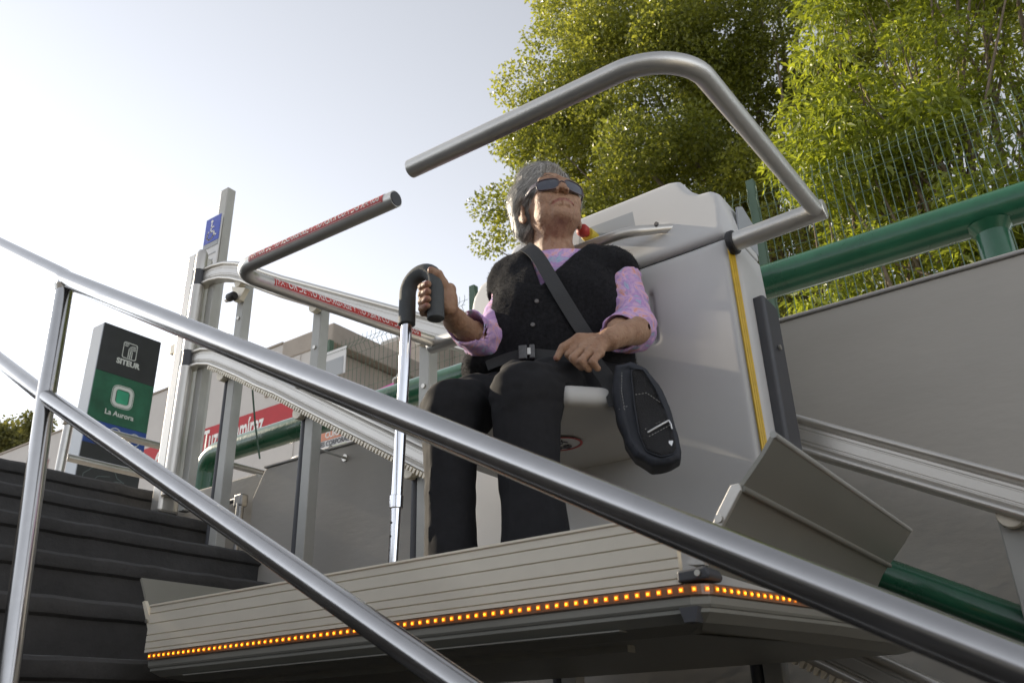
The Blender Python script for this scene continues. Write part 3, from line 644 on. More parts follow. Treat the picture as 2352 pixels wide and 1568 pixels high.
# end flaps
def flap(sgn,x0,pts,ya,yb,nm):
    P=[Vector((x0+sgn*dx,0,z)) for dx,z in pts]; prof=[]
    N=len(P); nrm=[]
    for i in range(N):
        t=(P[min(i+1,N-1)]-P[max(i-1,0)]).normalized(); nrm.append(Vector((t.z*sgn,0,-t.x*sgn)))
    out=[P[i]+nrm[i]*.003 for i in range(N)]; inn=[P[i]-nrm[i]*.003 for i in range(N)]
    v=[Vector((p.x,ya,p.z)) for p in out+inn[::-1]]; n=len(v)
    b=B(); b.add(v+[Vector((p.x,yb,p.z)) for p in v],[tuple(range(n)),tuple(range(n,2*n))[::-1]]+[(i,(i+1)%n,n+(i+1)%n,n+i) for i in range(n)])
    return b.obj(nm,M['flap'],lf,smooth=30)
rp=[(0,.196),(.010,.212),(.022,.235),(.035,.261),(.049,.282),(.066,.300),(.086,.320),(.105,.340),(.123,.362)]
fr=flap(1,-.468,rp,1.12,1.94,'end_flap')
B().tube([(-.400,1.121,.297),(-.400,1.94,.297)],.0052,10).obj('rib',M['flap'],fr,smooth=40)
B().tube([(-.3445,1.119,.3625),(-.3445,1.94,.3625)],.0050,10).obj('lip',M['post'],fr,smooth=40)
B().prism([(-.478,.200),(-.466,.196),(-.438,.240),(-.398,.293),(-.400,.303),(-.412,.303),(-.436,.270)],'y',1.1115,1.1195).obj('side_bracket',M['alu'],fr,bevel=.0015)
B().disc((-.4345,1.111,.259),(0,-1,0),.0055,.003,14).obj('screw',M['bolt'],fr)
B().prism([(-.486,.203),(-.462,.200),(-.462,.209),(-.480,.213)],'y',1.105,1.14).obj('hinge_tab',M['alu'],fr)
lp_=[(0,.176),(.010,.196),(.024,.216),(.045,.250),(.072,.290),(.094,.326),(.106,.344)]
fl=flap(-1,-1.719,lp_,1.12,1.90,'end_flap')
B().prism([(-1.712,.176),(-1.726,.176),(-1.768,.250),(-1.790,.288),(-1.782,.290),(-1.752,.250)],'y',1.111,1.119).obj('side_bracket',M['alu2'],fl)
for z,x in((.205,-1.736),(.245,-1.760)): B().disc((x,1.1105,z),(0,-1,0),.0045,.003,12).obj('screw',M['bolt'],fl)
# carriage shell
planp=[(-1.398,1.93),(-1.398,1.80),(-1.362,1.755),(-1.21,1.746),(-1.12,1.7475),(-.80,1.7475),(-.68,1.747),(-.63,1.745),(-.578,1.742),(-.553,1.768),(-.546,1.81),(-.546,1.93)]
lowp=[(-1.400,.178),(-1.397,.95),(-1.388,1.0745),(-.553,1.0745),(-.545,.95),(-.541,.178)]
topp=[(-1.388,1.0785),(-1.372,1.175),(-1.345,1.222),(-1.262,1.246),(-1.222,1.316),(-1.195,1.322),(-.715,1.322),(-.685,1.312),(-.655,1.262),(-.632,1.240),(-.60,1.236),(-.578,1.215),(-.556,1.12),(-.553,1.0785)]
planu=[(-1.398,1.93),(-1.398,1.80),(-1.362,1.755),(-1.23,1.742),(-.65,1.738),(-.578,1.738),(-.553,1.768),(-.546,1.81),(-.546,1.93)]
def shell(xz,k,planp=None):
    def f(P):
        X,Y,Z=P[:,0],P[:,1],P[:,2]
        # hood leans back a little towards its top
        yy=Y-np.clip(Z-1.10,0,1)*.22
        a=poly2(X,yy,planp); c=poly2(X,Z,xz); d=smax(a,c,k)
        g=np.abs(np.abs(X+.787)-.0)-.006; slot=smax(smax(g,np.abs(Z-.93)-.07,.01),(Y-1.768),.004)
        return smax(d,-slot,.004)
    return f
sobj('lower_shell',shell(lowp,.016,planp),(-1.43,1.71,.16),(-.52,1.95,1.10),.0085,M['shell'],lf)
sobj('upper_shell',shell(topp,.014,planu),(-1.42,1.71,1.06),(-.52,2.01,1.345),.0065,M['shell'],lf)
B().box((-1.34,1.76,1.07),(-.57,1.92,1.082)).obj('seam',M['dark'],lf)
# yellow ridged warning strip on the chamfered corner
b=B()
a_=Vector((-.5775,1.7375));c_=Vector((-.5545,1.7655)); t=(c_-a_).normalized(); nn=Vector((t.y,-t.x))
for k in range(3):
    s0=a_+t*(.010+k*.0052); s1=s0+t*.0044; v=[]
    for z,dx in((.30,.006),(1.045,0)): v+=[(p.x+dx,p.y,z) for p in(s0+nn*-.002,s1+nn*-.002,s1+nn*.0035,s0+nn*.0035)]
    b.add(v,[(0,1,2,3),(7,6,5,4),(0,4,5,1),(1,5,6,2),(2,6,7,3),(3,7,4,0)])
b.obj('warning_strip',M['yellow'],lf)
B().prism([(-.552,1.805),(-.528,1.80),(-.523,1.808),(-.523,1.90),(-.552,1.91)],'z',.18,.925).obj('side_guide',M['dark'],lf,bevel=.004)
B().disc((-.5195,1.845,.80),(1,0,0),.007,.004,12).obj('guide_screw',M['bolt'],lf)
B().prism([(1.80,1.10),(1.93,1.10),(1.945,1.19),(1.86,1.215),(1.815,1.19)],'x',-.5585,-.5545).obj('rating_label',M['greyp'],lf)
B().add([(-.99,1.7755,1.268),(-.765,1.7755,1.264),(-.80,1.7585,1.188),(-.99,1.7585,1.192)],[(0,1,2,3)]).add([(-.99,1.785,1.268),(-.765,1.785,1.264),(-.80,1.768,1.188),(-.99,1.768,1.192)],[(3,2,1,0)]).obj('grey_decal',M['greyp'],lf)
gbp=fillet([(-1.19,1.775,1.155),(-1.10,1.68,1.15),(-.80,1.68,1.145),(-.70,1.768,1.163)],.09,8)
B().tube(gbp,[.011]+[.0145]*(len(gbp)-2)+[.011],18,flat=.8).obj('grab_bar',M['alu'],lf,smooth=50)
B().disc((-.735,1.722,1.163),(-.2,-1,-.1),.006,.004,12).obj('bar_screw',M['dark'],lf)
# seat
seatp=[(-1.235,1.77),(-1.235,1.42),(-1.18,1.345),(-.80,1.335),(-.735,1.41),(-.80,1.60),(-.815,1.77)]
def seatf(P):
    a=poly2(P[:,0],P[:,1],seatp); z=P[:,2]; return smax(a,np.abs(z-.604)-.022,.022)
sobj('seat',seatf,(-1.26,1.31,.57),(-.71,1.78,.655),.006,M['seat'],lf)
b=B(); c0=(-.945,1.535,.5788); u=(1,0,0);v=(0,-1,0)
ell_pts=[(.052*math.cos(t),.048*math.sin(t)) for t in np.linspace(0,6.283,33)[:-1]]
b.add(plane_pts(ell_pts,c0,(1,0,0),(0,1,0)),[tuple(range(32))]); b.obj('load_label',M['ban'],lf)
b=B(); ring(b,ell_pts[::-1],(-.945,1.535,.5782),(1,0,0),(0,1,0),.006,-.0008); b.obj('label_ring',M['stred'],lf)
text('MAX','lettering',M['dark'],lf,(-.945,1.522,.5775),(1,0,0),(0,-1,0),.034,.62)
text('Kgs','lettering',M['dark'],lf,(-.945,1.552,.5775),(1,0,0),(0,-1,0),.034,.66,.015)
# safety bars
def tubemap(me,path0,dirv,up,outv,r):
    p0,dv,u_,o_=Vector(path0),Vector(dirv).normalized(),Vector(up).normalized(),Vector(outv).normalized()
    return map_mesh(me,lambda c:p0+dv*c.x+(o_*math.cos(c.y/r)+u_*math.sin(c.y/r))*(r+c.z))
def sticker(par,p0,p1,outv,r,amid,aw,s):
    p0,p1=Vector(p0),Vector(p1); L=(p1-p0).length; d=(p1-p0)
    def strip(L0,L1,a0,a1,z,m,nm):
        n=14;v=[(x,r*R_(a0+(a1-a0)*k/n),z) for x in(L0,L1) for k in range(n+1)]
        me=bpy.data.meshes.new(nm); me.from_pydata(v,[],[(k,k+1,n+2+k,n+1+k) for k in range(n)]); me.update()
        tubemap(me,p0,d,(0,0,1),outv,r); return link(nm,me,M[m],par,smooth=80)
    st=strip(0,L,amid-aw/2,amid+aw/2,.0006,'stred','sticker')
    for a0,a1 in((amid-aw/2+3,amid-aw/2+6),(amid+aw/2-6,amid+aw/2-3)): strip(.004,L-.004,a0,a1,.0010,'white','sticker_line')
    strip(.004,.0055,amid-aw/2+3,amid+aw/2-3,.0010,'white','sticker_line')
    me=text_mesh(s,1,0,.012,1,'LEFT'); c=np.array([q.co[:] for q in me.vertices]); mn,mx=c.min(0),c.max(0); hh=r*R_(aw*.62); sx=(L-.02)/(mx[0]-mn[0]); sy=hh/(mx[1]-mn[1])
    map_mesh(me,lambda q:Vector((.010+(q.x-mn[0])*sx,r*R_(amid)+(q.y-(mn[1]+mx[1])/2)*sy,.0012))); tubemap(me,p0,d,(0,0,1),outv,r)
    link('lettering',me,M['white'],par)
MSG='FAVOR DE NO RECARGARSE Y NO ABRIR CON LAS MANOS'
ar=B().tube(fillet([(-.352,1.735,1.052),(-.350,.985,.968),(-.905,.985,.982)],[.11],14),.0178,28).obj('safety_bar',M['anod'],lf,smooth=40)
B().tube([(-.56,1.745,1.052),(-.335,1.735,1.052),(-.333,1.735,1.052)],[.0235,.0235,.021],28).obj('pivot_tube',M['anod'],ar,smooth=50)
B().tube([(-.566,1.746,1.052),(-.548,1.745,1.052)],.030,28).obj('collar',M['black'],ar,smooth=50,bevel=.004)
B().disc((-.905,.985,.982),(-1,0,.025),.0155,.0015,24).obj('end_cap',M['dark'],ar)
al=B().tube(fillet([(-1.488,1.735,1.058),(-1.490,1.030,.985),(-.985,1.030,.972)],[.065],14),.0172,28).obj('safety_bar',M['anod'],lf,smooth=40)
B().tube([(-1.34,1.745,1.052),(-1.505,1.745,1.052),(-1.508,1.745,1.052)],[.0235,.0235,.021],28).obj('pivot_tube',M['anod'],al,smooth=50)
B().disc((-.985,1.030,.972),(1,0,-.03),.0150,.0015,24).obj('end_cap',M['dark'],al)
sticker(al,(-1.490,1.135,.9958),(-1.488,1.66,1.0502),(1,0,0),.0172,22,96,MSG)
sticker(al,(-1.415,1.030,.9832),(-1.005,1.030,.9725),(0,-1,0),.0172,22,96,MSG)
# ================================================================== PASSENGER
f32=lambda *a:np.array(a,np.float32)
e1=f32(.883,.469,0);e2=f32(.469,-.883,0)
CX,CY=-.96,1.60
def T(l,fw,z): return (CX+e1[0]*l+e2[0]*fw,CY+e1[1]*l+e2[1]*fw,z)
RT=np.stack([e1,e2,f32(0,0,1)],1)
pr=root('person',(-.97,1.5,.17),'elderly woman with short grey hair and sunglasses seated on the lift, holding a cane','person')
def torso(P):
    d=ell(P,T(-.008,.0,.94),(.150,.100,.180),RT)
    d=smin(d,ell(P,T(-.022,.012,.82),(.170,.124,.16),RT),.06)
    d=smin(d,ell(P,T(-.02,-.005,.725),(.190,.135,.095),RT),.05)
    d=smin(d,ell(P,T(-.070,.058,.915),(.066,.050,.075),RT),.05); d=smin(d,ell(P,T(.060,.058,.915),(.066,.050,.075),RT),.05)
    d=smin(d,cap(P,T(-.112,-.005,1.026),T(.122,-.010,1.036),.049),.06)
    d=smin(d,cap(P,T(0,-.012,1.03),T(.0,.005,1.085),.066,.050),.03)
    return d
SR,ER,WR=(-.832,1.672,1.025),(-.770,1.602,.835),(-.757,1.425,.748)
SL,EL,WL=(-1.062,1.565,1.015),(-1.070,1.430,.822),(-.985,1.185,.815)
def folds(P,f,s,a): return wav(P,f,s)*a
def shirtf(P):
    d=torso(P)-.001
    a=smin(cap(P,SR,ER,.051,.049),cap(P,ER,(-.757,1.505,.786),.049,.042),.02)
    c=smin(cap(P,SL,EL,.043,.042),cap(P,EL,(-1.042,1.325,.818),.044,.042),.02)
    # open cuffs
    a=smax(a,(P-f32(-.757,1.478,.773))@f32(-.04,-.90,-.42),.003); c=smax(c,(P-f32(-1.042,1.325,.818))@f32(.40,-.91,.03),.003)
    a=a+folds(P*f32(1,1,1.6),75,3,.0042)+folds(P,150,5,.0018); c=c+folds(P*f32(1,1,1.6),75,4,.0042)+folds(P,150,6,.0018)
    a=smax(a,-cap(P,(-.757,1.54,.80),(-.757,1.46,.765),.036,.0395),.002)
    c=smax(c,-cap(P,(-1.048,1.36,.818),(-1.034,1.30,.819),.034,.0405),.002)
    d=smin(smin(d,a,.02),c,.02)
    n=cap(P,T(0,-.012,1.09),T(0,.005,1.13),.052); 
    return smax(d,(P-f32(*T(0,.0,1.087)))@(f32(0,0,1)+e2*.15),.004)
sobj('shirt',shirtf,(-1.20,1.28,.66),(-.66,1.80,1.12),.0038,M['shirt'],pr)
def vestf(P):
    q=P-f32(CX,CY,0); l=q@e1;fw=q@e2;z=P[:,2]
    d=torso(P)-.013
    # cap sleeves
    d=smin(d,ell(P,T(.140,-.006,1.035),(.050,.062,.044),RT)-.006,.03); d=smin(d,ell(P,T(-.120,-.003,1.016),(.047,.056,.040),RT)-.004,.03)
    d=smin(d,ell(P,T(-.185,.05,.775),(.055,.085,.045),RT),.04)
    d=d+folds(P,38,11,.004)+folds(P,90,12,.0018)+folds(P,420,15,.0005)
    # front opening
    vv=np.maximum(np.maximum(-.037-(z-.945)*.25-l,l+.037-(z-.945)*.80)*.85,.945-z); vv=np.where(fw>-.02,vv,.05)
    d=smax(d,-vv,.006)
    nk=cap(P,T(.006,-.03,1.02),T(.006,-.01,1.2),.056,.062); d=smax(d,-nk,.006)
    # button band
    bd=np.maximum(np.abs(l-(-.045-(0.945-z)*.11))-.0135,z-.945); d=np.where((bd<0)&(fw>0)&(z>.74),d-.0015,d)
    # arm openings
    d=smax(d,-cap(P,(-.772,1.648,.968),(-.72,1.63,.84),.050,.05),.008)
    d=smax(d,-cap(P,(-1.10,1.52,.96),(-1.15,1.45,.85),.042,.045),.012)
    return smax(d,.735-z-.0*l,.01)
vv_,vq_=nets(vestf,(-1.27,1.34,.71),(-.70,1.80,1.14),.0042)
rgf=np.random.default_rng(77); nf=24000; fi=rgf.choice(len(vv_),nf); p0=vv_[fi]+rgf.normal(0,.001,(nf,3)); gg=p0-np.array([-.965,1.60,0]); gg[:,2]=(p0[:,2]-.93)*.5; gg/=np.linalg.norm(gg,axis=1,keepdims=True)
dr=gg*.8+rgf.normal(0,.6,(nf,3)); dr/=np.linalg.norm(dr,axis=1,keepdims=True); p1_=p0+dr*rgf.uniform(.0015,.0042,(nf,1)); sd3=np.cross(dr,rgf.normal(size=(nf,3))); sd3/=np.linalg.norm(sd3,axis=1,keepdims=True)
fz_=np.stack([p0-sd3*.0004,p0+sd3*.0004,p1_+sd3*.0002,p1_-sd3*.0002],1).reshape(-1,3)
link('vest',np_mesh('vest',np.concatenate([vv_,fz_]),np.concatenate([vq_,np.arange(nf*4).reshape(nf,4)+len(vv_)]),True),M['vest'],pr)
HR,KR,AR_=(-.885,1.60,.705),(-.877,1.300,.604),(-.835,1.275,.20)
HL,KL,AL_=(-1.06,1.55,.700),(-1.035,1.275,.606),(-1.005,1.225,.20)
def trouf(P):
    a=smin(cap(P,HR,KR,.098,.066),chain(P,[KR,(-.862,1.285,.42),AR_],[.066,.058,.072],.01),.025)
    c=smin(cap(P,HL,KL,.092,.062),chain(P,[KL,(-1.022,1.25,.42),AL_],[.062,.050,.056],.01),.025)
    a=a+wav(P*f32(1,1,.35),60,21)*.006+folds(P*f32(1,1.3,2.2),70,24,.0030)*np.clip((P[:,2]-.50)*9,.2,1.6); c=c+wav(P*f32(1,1,.35),55,22)*.006+folds(P*f32(1,1.3,2.2),70,25,.0030)*np.clip((P[:,2]-.50)*9,.2,1.6)
    # pressed front creases
    h=ell(P,T(-.02,-.02,.715),(.185,.125,.075),RT)
    a=a-.004*np.clip(1-np.abs(P[:,0]+.868-(.42-P[:,2])*.05)/.006,0,1)*(P[:,1]<1.28)*(P[:,2]<.56); c=c-.004*np.clip(1-np.abs(P[:,0]+1.03+(P[:,2]-.42)*.06)/.006,0,1)*(P[:,1]<1.27)*(P[:,2]<.56)
    d=smin(smin(a,c,.008),h,.035)
    d=smax(d,.215-P[:,2],.004)
    d=smax(d,-np.maximum(P[:,2]-.629,1.35-P[:,1]),.004)
    # hollow hems
    d=smax(d,-cap(P,(-.835,1.275,.26),(-.833,1.274,.18),.050,.062),.002); d=smax(d,-cap(P,(-1.008,1.228,.26),(-1.004,1.225,.18),.036,.047),.002)
    return d
sobj('trousers',trouf,(-1.18,1.15,.20),(-.75,1.75,.80),.0062,M['trouser'],pr)
def shoef(P,x,y):
    d=smin(ell(P,(x-.002,y+.0,.205),(.040,.070,.030)),ell(P,(x-.004,y-.055,.198),(.042,.048,.021)),.02)
    d=smin(d,cap(P,(x,y+.01,.22),(x,y+.01,.26),.036),.02); return smax(d,.178-P[:,2],.003)
for x,y in((-.838,1.28),(-1.008,1.235)): sobj('shoe',lambda P:shoef(P,x,y),(x-.08,y-.17,.17),(x+.08,y+.09,.29),.006,M['shoe'],pr)
# ---- head in its own frame: x = her left, y = back, z = up
HC=f32(-.965,1.585,1.228); YW=R_(51); PT=R_(10); RL=R_(2)
fx=Vector((math.sin(YW),-math.cos(YW),0)); hx=Vector((-fx.y,fx.x,0)); hx=Vector((math.cos(YW),math.sin(YW),0))
fz=Vector((0,0,1)); fwd=fx*math.cos(PT)+fz*math.sin(PT); upv=fz*math.cos(PT)-fx*math.sin(PT)
hx2=hx*math.cos(RL)+upv*math.sin(RL); upv=-hx*math.sin(RL)+upv*math.cos(RL)
HM=np.array([hx2[:],(-fwd)[:],upv[:]],np.float32)          # rows: local axes in world
def H2W(p): return np.asarray(p,np.float32)@HM+HC
def W2H(P): return (P-HC)@HM.T
def sy(P): Q=P.copy(); Q[:,0]=np.abs(Q[:,0]); return Q
def facef(P):
    S=sy(P)
    d=ell(P,(0,.018,.035),(.070,.088,.080))
    d=smin(d,ell(P,(0,-.020,-.025),(.057,.062,.078)),.03)
    d=smin(d,ell(P,(0,-.040,-.064),(.043,.042,.031)),.025)
    d=smin(d,ell(P,(0,-.072,-.080),(.023,.015,.015)),.02)
    d=smin(d,ell(S,(.035,-.057,-.020),(.025,.024,.027)),.018)
    d=smin(d,ell(S,(.038,-.038,-.058),(.018,.026,.024)),.018)
    d=smin(d,cap(S,(0,-.079,.034),(.040,-.066,.036),.010,.009),.014)
    d=smax(d,-ell(S,(.031,-.096,.014),(.019,.016,.013)),.012)
    d=smin(d,ell(S,(.031,-.070,.013),(.0135,.0125,.0115)),.004)
    lid=cap(S,(.018,-.0815,.016),(.043,-.0765,.016),.0022); d=smin(d,lid,.004)
    # nose
    d=smin(d,cap(P,(0,-.078,.018),(0,-.0955,-.008),.0066,.0095),.010)
    d=smin(d,ell(P,(0,-.0975,-.0125),(.0120,.0095,.0090)),.006)
    d=smin(d,ell(S,(.0138,-.0900,-.0165),(.0070,.0100,.0076)),.004)
    d=smax(d,-ell(S,(.0076,-.0940,-.0235),(.0046,.0066,.0070)),.0012)
    # mouth
    d=smin(d,ell(P,(0,-.076,-.050),(.030,.014,.018)),.012)
    arcx=S[:,0]; zc=-.0475-(arcx/.031)**2*.0105
    yl=-.0905+(arcx/.031)**2*.0155
    up_=np.sqrt((P[:,1]-yl)**2+((P[:,2]-zc-.0030)*1.2)**2)-.0030; lo2=np.sqrt((P[:,1]-yl-.001)**2+((P[:,2]-zc+.0040)*1.1)**2)-.0036
    lim=np.maximum(arcx-.028,0); d=smin(d,np.sqrt(np.maximum(up_,0)**2+lim**2)+np.minimum(up_,0),.004); d=smin(d,np.sqrt(np.maximum(lo2,0)**2+lim**2)+np.minimum(lo2,0),.004)
    cr=np.sqrt((P[:,1]-yl+.003)**2+((P[:,2]-zc+.0002)*1.0)**2)-.0025; d=smax(d,-np.maximum(cr,arcx-.032),.0012)
    # folds beside mouth and under the lip
    d=smax(d,-cap(S,(.019,-.092,-.018),(.037,-.076,-.050),.0030,.0034),.005)
    d=smax(d,-cap(S,(.035,-.077,-.060),(.033,-.068,-.086),.0030,.0022),.005)
    d=smax(d,-cap(S,(0,-.090,-.067),(.012,-.086,-.068),.0035,.0025),.006)
    d=smax(d,-cap(S,(.018,-.083,.001),(.042,-.073,-.003),.0016),.004)
    # ears
    e=ell(S,(.077,.014,-.008),(.0075,.020,.031)); e=smin(e,ell(S,(.075,.006,-.038),(.0065,.0095,.012)),.006); e=smax(e,-ell(S,(.086,.010,-.006),(.0075,.010,.018)),.003)
    d=smin(d,e,.004)
    d=d+wav(P,230,31)*.0005+wav(P*f32(1.8,1,.45),480,32)*.00038
    return d
NB=W2H(f32(*T(-.002,-.008,1.085))[None])[0]
def neckf(P):
    a=f32(0,.028,-.045)
    d=cap(P,a,NB,.045,.052)
    d=smin(d,ell(P,(0,-.016,-.080),(.036,.040,.018)),.03)
    b_=NB+f32(0,-.045,.01)
    S=P
    for s in(-1,1):
        d=smin(d,cap(P,(s*.048,.006,-.045),tuple(b_+f32(s*.016,-.004,.004)),.0075,.0065),.008)
        d=smin(d,cap(P,(s*.014,-.040,-.086),tuple(b_+f32(s*.006,-.004,.01)),.0042,.0032),.007)
    d=smax(d,-cap(P,(-.03,-.042,-.100),(.03,-.042,-.100),.003),.008)
    q=np.sin(P[:,0]*420+wav(P,60,8)*2)*.0010
    return d+q
def headf(P): return smin(facef(P),neckf(P),.016)
v1,q1=nets(headf,(-.09,-.125,-.235),(.09,.12,.125),.0023)
lipd=lambda v:np.clip(1-(np.maximum(np.abs(v[:,2]+.0475+(v[:,0]/.031)**2*.0105)-.0040,0)/.0025+np.maximum(np.abs(v[:,0])-.027,0)/.003),0,1)*(v[:,1]<-.06)*(np.abs(v[:,0])<.031)
tint1=lipd(v1)*.75; v1w=H2W(v1)
# ---- hands
def handmesh(f,lo,hi,h=.0022): return nets(f,lo,hi,h)
# her right hand closed round the free end of the cane crook
BX,BY=-.9905,1.160
fing=[]
for k,z in enumerate((.832,.815,.798,.783)):
    fing.append([(-.978,1.194,z+.004),(-.998,1.1965,z+.001),(-1.018,1.180,z-.001),(-1.0205,1.158,z-.003),(-1.009,1.1405,z-.005),(-.990,1.1355,z-.006)])
def handA(P):
    d=None
    for k,p in enumerate(fing):
        r0=(.0088,.0088,.0086,.0074)[k]; e=chain(P,p,[r0*1.1,r0*1.06,r0*1.05,r0,r0*.98,r0*.86],.002)
        e=smin(e,ell(P,p[3],(r0*1.14,r0*1.14,r0*1.08)),.002)
        d=e if d is None else smin(d,e,.0012)
    pm=ell(P,(-.981,1.190,.812),(.0135,.021,.032)); pm=smin(pm,cap(P,(-.982,1.192,.834),(-.982,1.192,.79),.0105),.01)
    d=smin(d,pm,.007)
    d=smin(d,chain(P,[(-.982,1.184,.818),(-.979,1.170,.838),(-.979,1.155,.853),(-.990,1.146,.862)],[.0135,.0108,.0092,.0080],.004),.006)   # thumb
    d=smin(d,chain(P,[(-.983,1.190,.806),(-.997,1.206,.802),(-1.026,1.268,.806),(-1.066,1.40,.820)],[.0165,.0185,.0245,.030],.01),.012)
    return d+wav(P,240,41)*.0005+wav(P,520,44)*.0003
va,qa=handmesh(handA,(-1.12,1.12,.74),(-.92,1.44,.90),.0026)
def nailt(v,pts,r): 
    t=np.zeros(len(v))
    for p in pts: t=np.maximum(t,np.clip(1.6-np.linalg.norm(v-np.array(p),axis=1)/r,0,1))
    return t
ta=nailt(va,[(p[5][0]-.001,p[5][1]-.006,p[5][2]+.001) for p in fing]+[(-.993,1.139,.866)],.0065)*.8
# her left hand resting in a loose fist on her lap
def handB(P):
    W0=f32(-.757,1.425,.748)
    d=chain(P,[(-.755,1.53,.80),(-.757,1.445,.757),(-.765,1.405,.735)],[.036,.0265,.0275],.008)
    K=[(-.822,1.358,.720),(-.809,1.352,.704),(-.790,1.352,.692),(-.770,1.358,.684)]
    M1=[(-.838,1.338,.694),(-.822,1.328,.676),(-.801,1.328,.664),(-.778,1.337,.659)]
    M2=[(-.826,1.352,.674),(-.811,1.344,.657),(-.793,1.345,.648),(-.774,1.352,.646)]
    rr=[.0098,.0100,.0097,.0088]
    pm=None
    for k in range(4):
        w_=(-.772+.006*(1.5-k),1.398,.728)
        e=chain(P,[w_,K[k]],[.0145,.0118],.003); pm=e if pm is None else smin(pm,e,.010)
    d=smin(d,pm,.010)
    for k in range(4):
        d=smin(d,ell(P,K[k],(.0112,.0112,.0108)),.003)
        e=chain(P,[K[k],M1[k],M2[k]],[rr[k]*1.05,rr[k],rr[k]*.9],.002); d=smin(d,e,.0016)
    d=smin(d,chain(P,[(-.790,1.392,.738),(-.822,1.362,.738),(-.852,1.338,.715),(-.866,1.330,.690)],[.0145,.0125,.0100,.0082],.004),.005)
    for k in range(4):   # tendons
        d=smin(d,cap(P,(-.765,1.405,.748),tuple(np.array(K[k])+(0,-.002,.008)),.002,.003),.007)
    return d+wav(P,240,42)*.0007+wav(P,480,43)*.0004
HB0=f32(-.757,1.445,.757); HBS=f32(.024,.012,-.004)
vb,qb=handmesh(lambda P:handB(HB0+(P-HBS-HB0)/.89)*.89,(-.90,1.29,.62),(-.70,1.56,.85),.0026)
tb=nailt(vb,[tuple(HBS+HB0+(f32(-.870,1.324,.685)-HB0)*.89)],.007)*.8
# hidden core so that the body is one figure from neck to shoes
def core(P):
    d=torso(P)+.022
    for a,b_,r in((HR,KR,.045),(KR,(-.835,1.275,.23),.036),(HL,KL,.045),(KL,(-1.005,1.225,.23),.034),(SR,ER,.034),(SL,EL,.034),(ER,(-.757,1.50,.785),.032),(EL,(-1.045,1.35,.815),.030)): d=smin(d,cap(P,a,b_,r),.02)
    return d
vc,qc=nets(core,(-1.17,1.20,.19),(-.68,1.78,1.10),.016)
V=np.concatenate([v1w,va,vb,vc]); o1=len(v1);o2=o1+len(va);o3=o2+len(vb)
Q=np.concatenate([q1,qa+o1,qb+o2,qc+o3]); tt_=np.concatenate([tint1,ta,tb,np.zeros(len(vc))])
body=link('body',np_mesh('body',V,Q,True,{'tint':tt_}),M['skin'],pr)
# ---- hair
def hairvol(P):
    d=ell(P,(-.004,.028,.044),(.088,.098,.090))
    d=smin(d,ell(P,(-.014,-.014,.100),(.064,.048,.032)),.03)
    d=smin(d,ell(P,(0,.058,-.012),(.070,.056,.054)),.03)
    d=smin(d,ell(P,(-.076,.016,.034),(.026,.046,.046)),.02); d=smin(d,ell(P,(.070,.018,.025),(.018,.042,.050)),.02)
    d=smin(d,ell(P,(-.058,.044,-.026),(.028,.034,.036)),.02)
    # keep the face and ears free
    d=smax(d,-ell(P,(.016,-.100,.064),(.060,.076,.064)),.008)
    d=smax(d,-ell(sy(P),(.084,-.016,-.040),(.030,.044,.048)),.010)
    d=smax(d,-ell(P,(0,-.05,-.085),(.075,.075,.06)),.01)
    return d
def hairf(P):
    return hairvol(P)+wav(P*f32(1.3,.8,1.0),75,51)*.0060+wav(P*f32(2.2,.6,.9),330,52)*.0016
vh,qh=nets(hairf,(-.115,-.10,-.11),(.11,.145,.155),.0034)
def grad(f,P,e=.002):
    g=np.stack([f(P+f32(*(e if k==i else 0 for k in range(3))))-f(P-f32(*(e if k==i else 0 for k in range(3)))) for i in range(3)],1); return g/np.maximum(np.linalg.norm(g,axis=1,keepdims=True),1e-6)
def ribbons(n,lo_l,hi_l,lift,wid,seed):
    rg=np.random.default_rng(seed); ok=(hairvol(vh.astype(np.float32))>-.02); ids=rg.choice(np.where(ok)[0],n); p=vh[ids].astype(np.float32)
    L=rg.uniform(lo_l,hi_l,n)[:,None]; vs=[];S=6; cur=p.copy(); nrm=grad(hairvol,cur)
    part=f32(.022,-.080,.112)
    for s in range(S):
        g=grad(hairvol,cur); away=cur-part; away/=np.maximum(np.linalg.norm(away,axis=1,keepdims=True),1e-6)
        flow=away*.9+f32(0,.45,-.55)+rg.normal(0,.16,(n,3)).astype(np.float32)+wav(cur,60,61)[:,None]*f32(.55,.3,.4)+wav(cur,140,62)[:,None]*f32(.3,-.3,.3)
        flow=flow-g*(flow*g).sum(1,keepdims=True); flow/=np.maximum(np.linalg.norm(flow,axis=1,keepdims=True),1e-6)
        side=np.cross(flow,g); side/=np.maximum(np.linalg.norm(side,axis=1,keepdims=True),1e-6)
        w_=wid*(1-s/(S-.5))*.5; off=g*(.0012+lift*(s/S)**2*rg.uniform(.2,1,(n,1)))
        vs.append(np.stack([cur+off-side*w_,cur+off+side*w_],1)); d_=hairvol(cur.astype(np.float32))[:,None]
        cur=(cur+flow*L/S-g*np.clip(d_,-.004,.004)*.5).astype(np.float32)
    keep=ell(cur,(.016,-.100,.064),(.060,.076,.064))>-.007; A=np.stack(vs,1)[keep]; n=len(A); N=n; A=A.reshape(N,S*2,3); q=[]
    basei=(np.arange(N)*S*2)[:,None]
    for s in range(S-1): q.append(np.concatenate([basei+2*s,basei+2*s+1,basei+2*s+3,basei+2*s+2],1))
    return A.reshape(-1,3),np.concatenate(q)
ra,rq=ribbons(15000,.014,.034,.007,.0013,1); rb_,rq2=ribbons(2000,.022,.050,.034,.0013,2)
hv=np.concatenate([vh,ra,rb_]); hq=np.concatenate([qh,rq+len(vh),rq2+len(vh)+len(ra)])
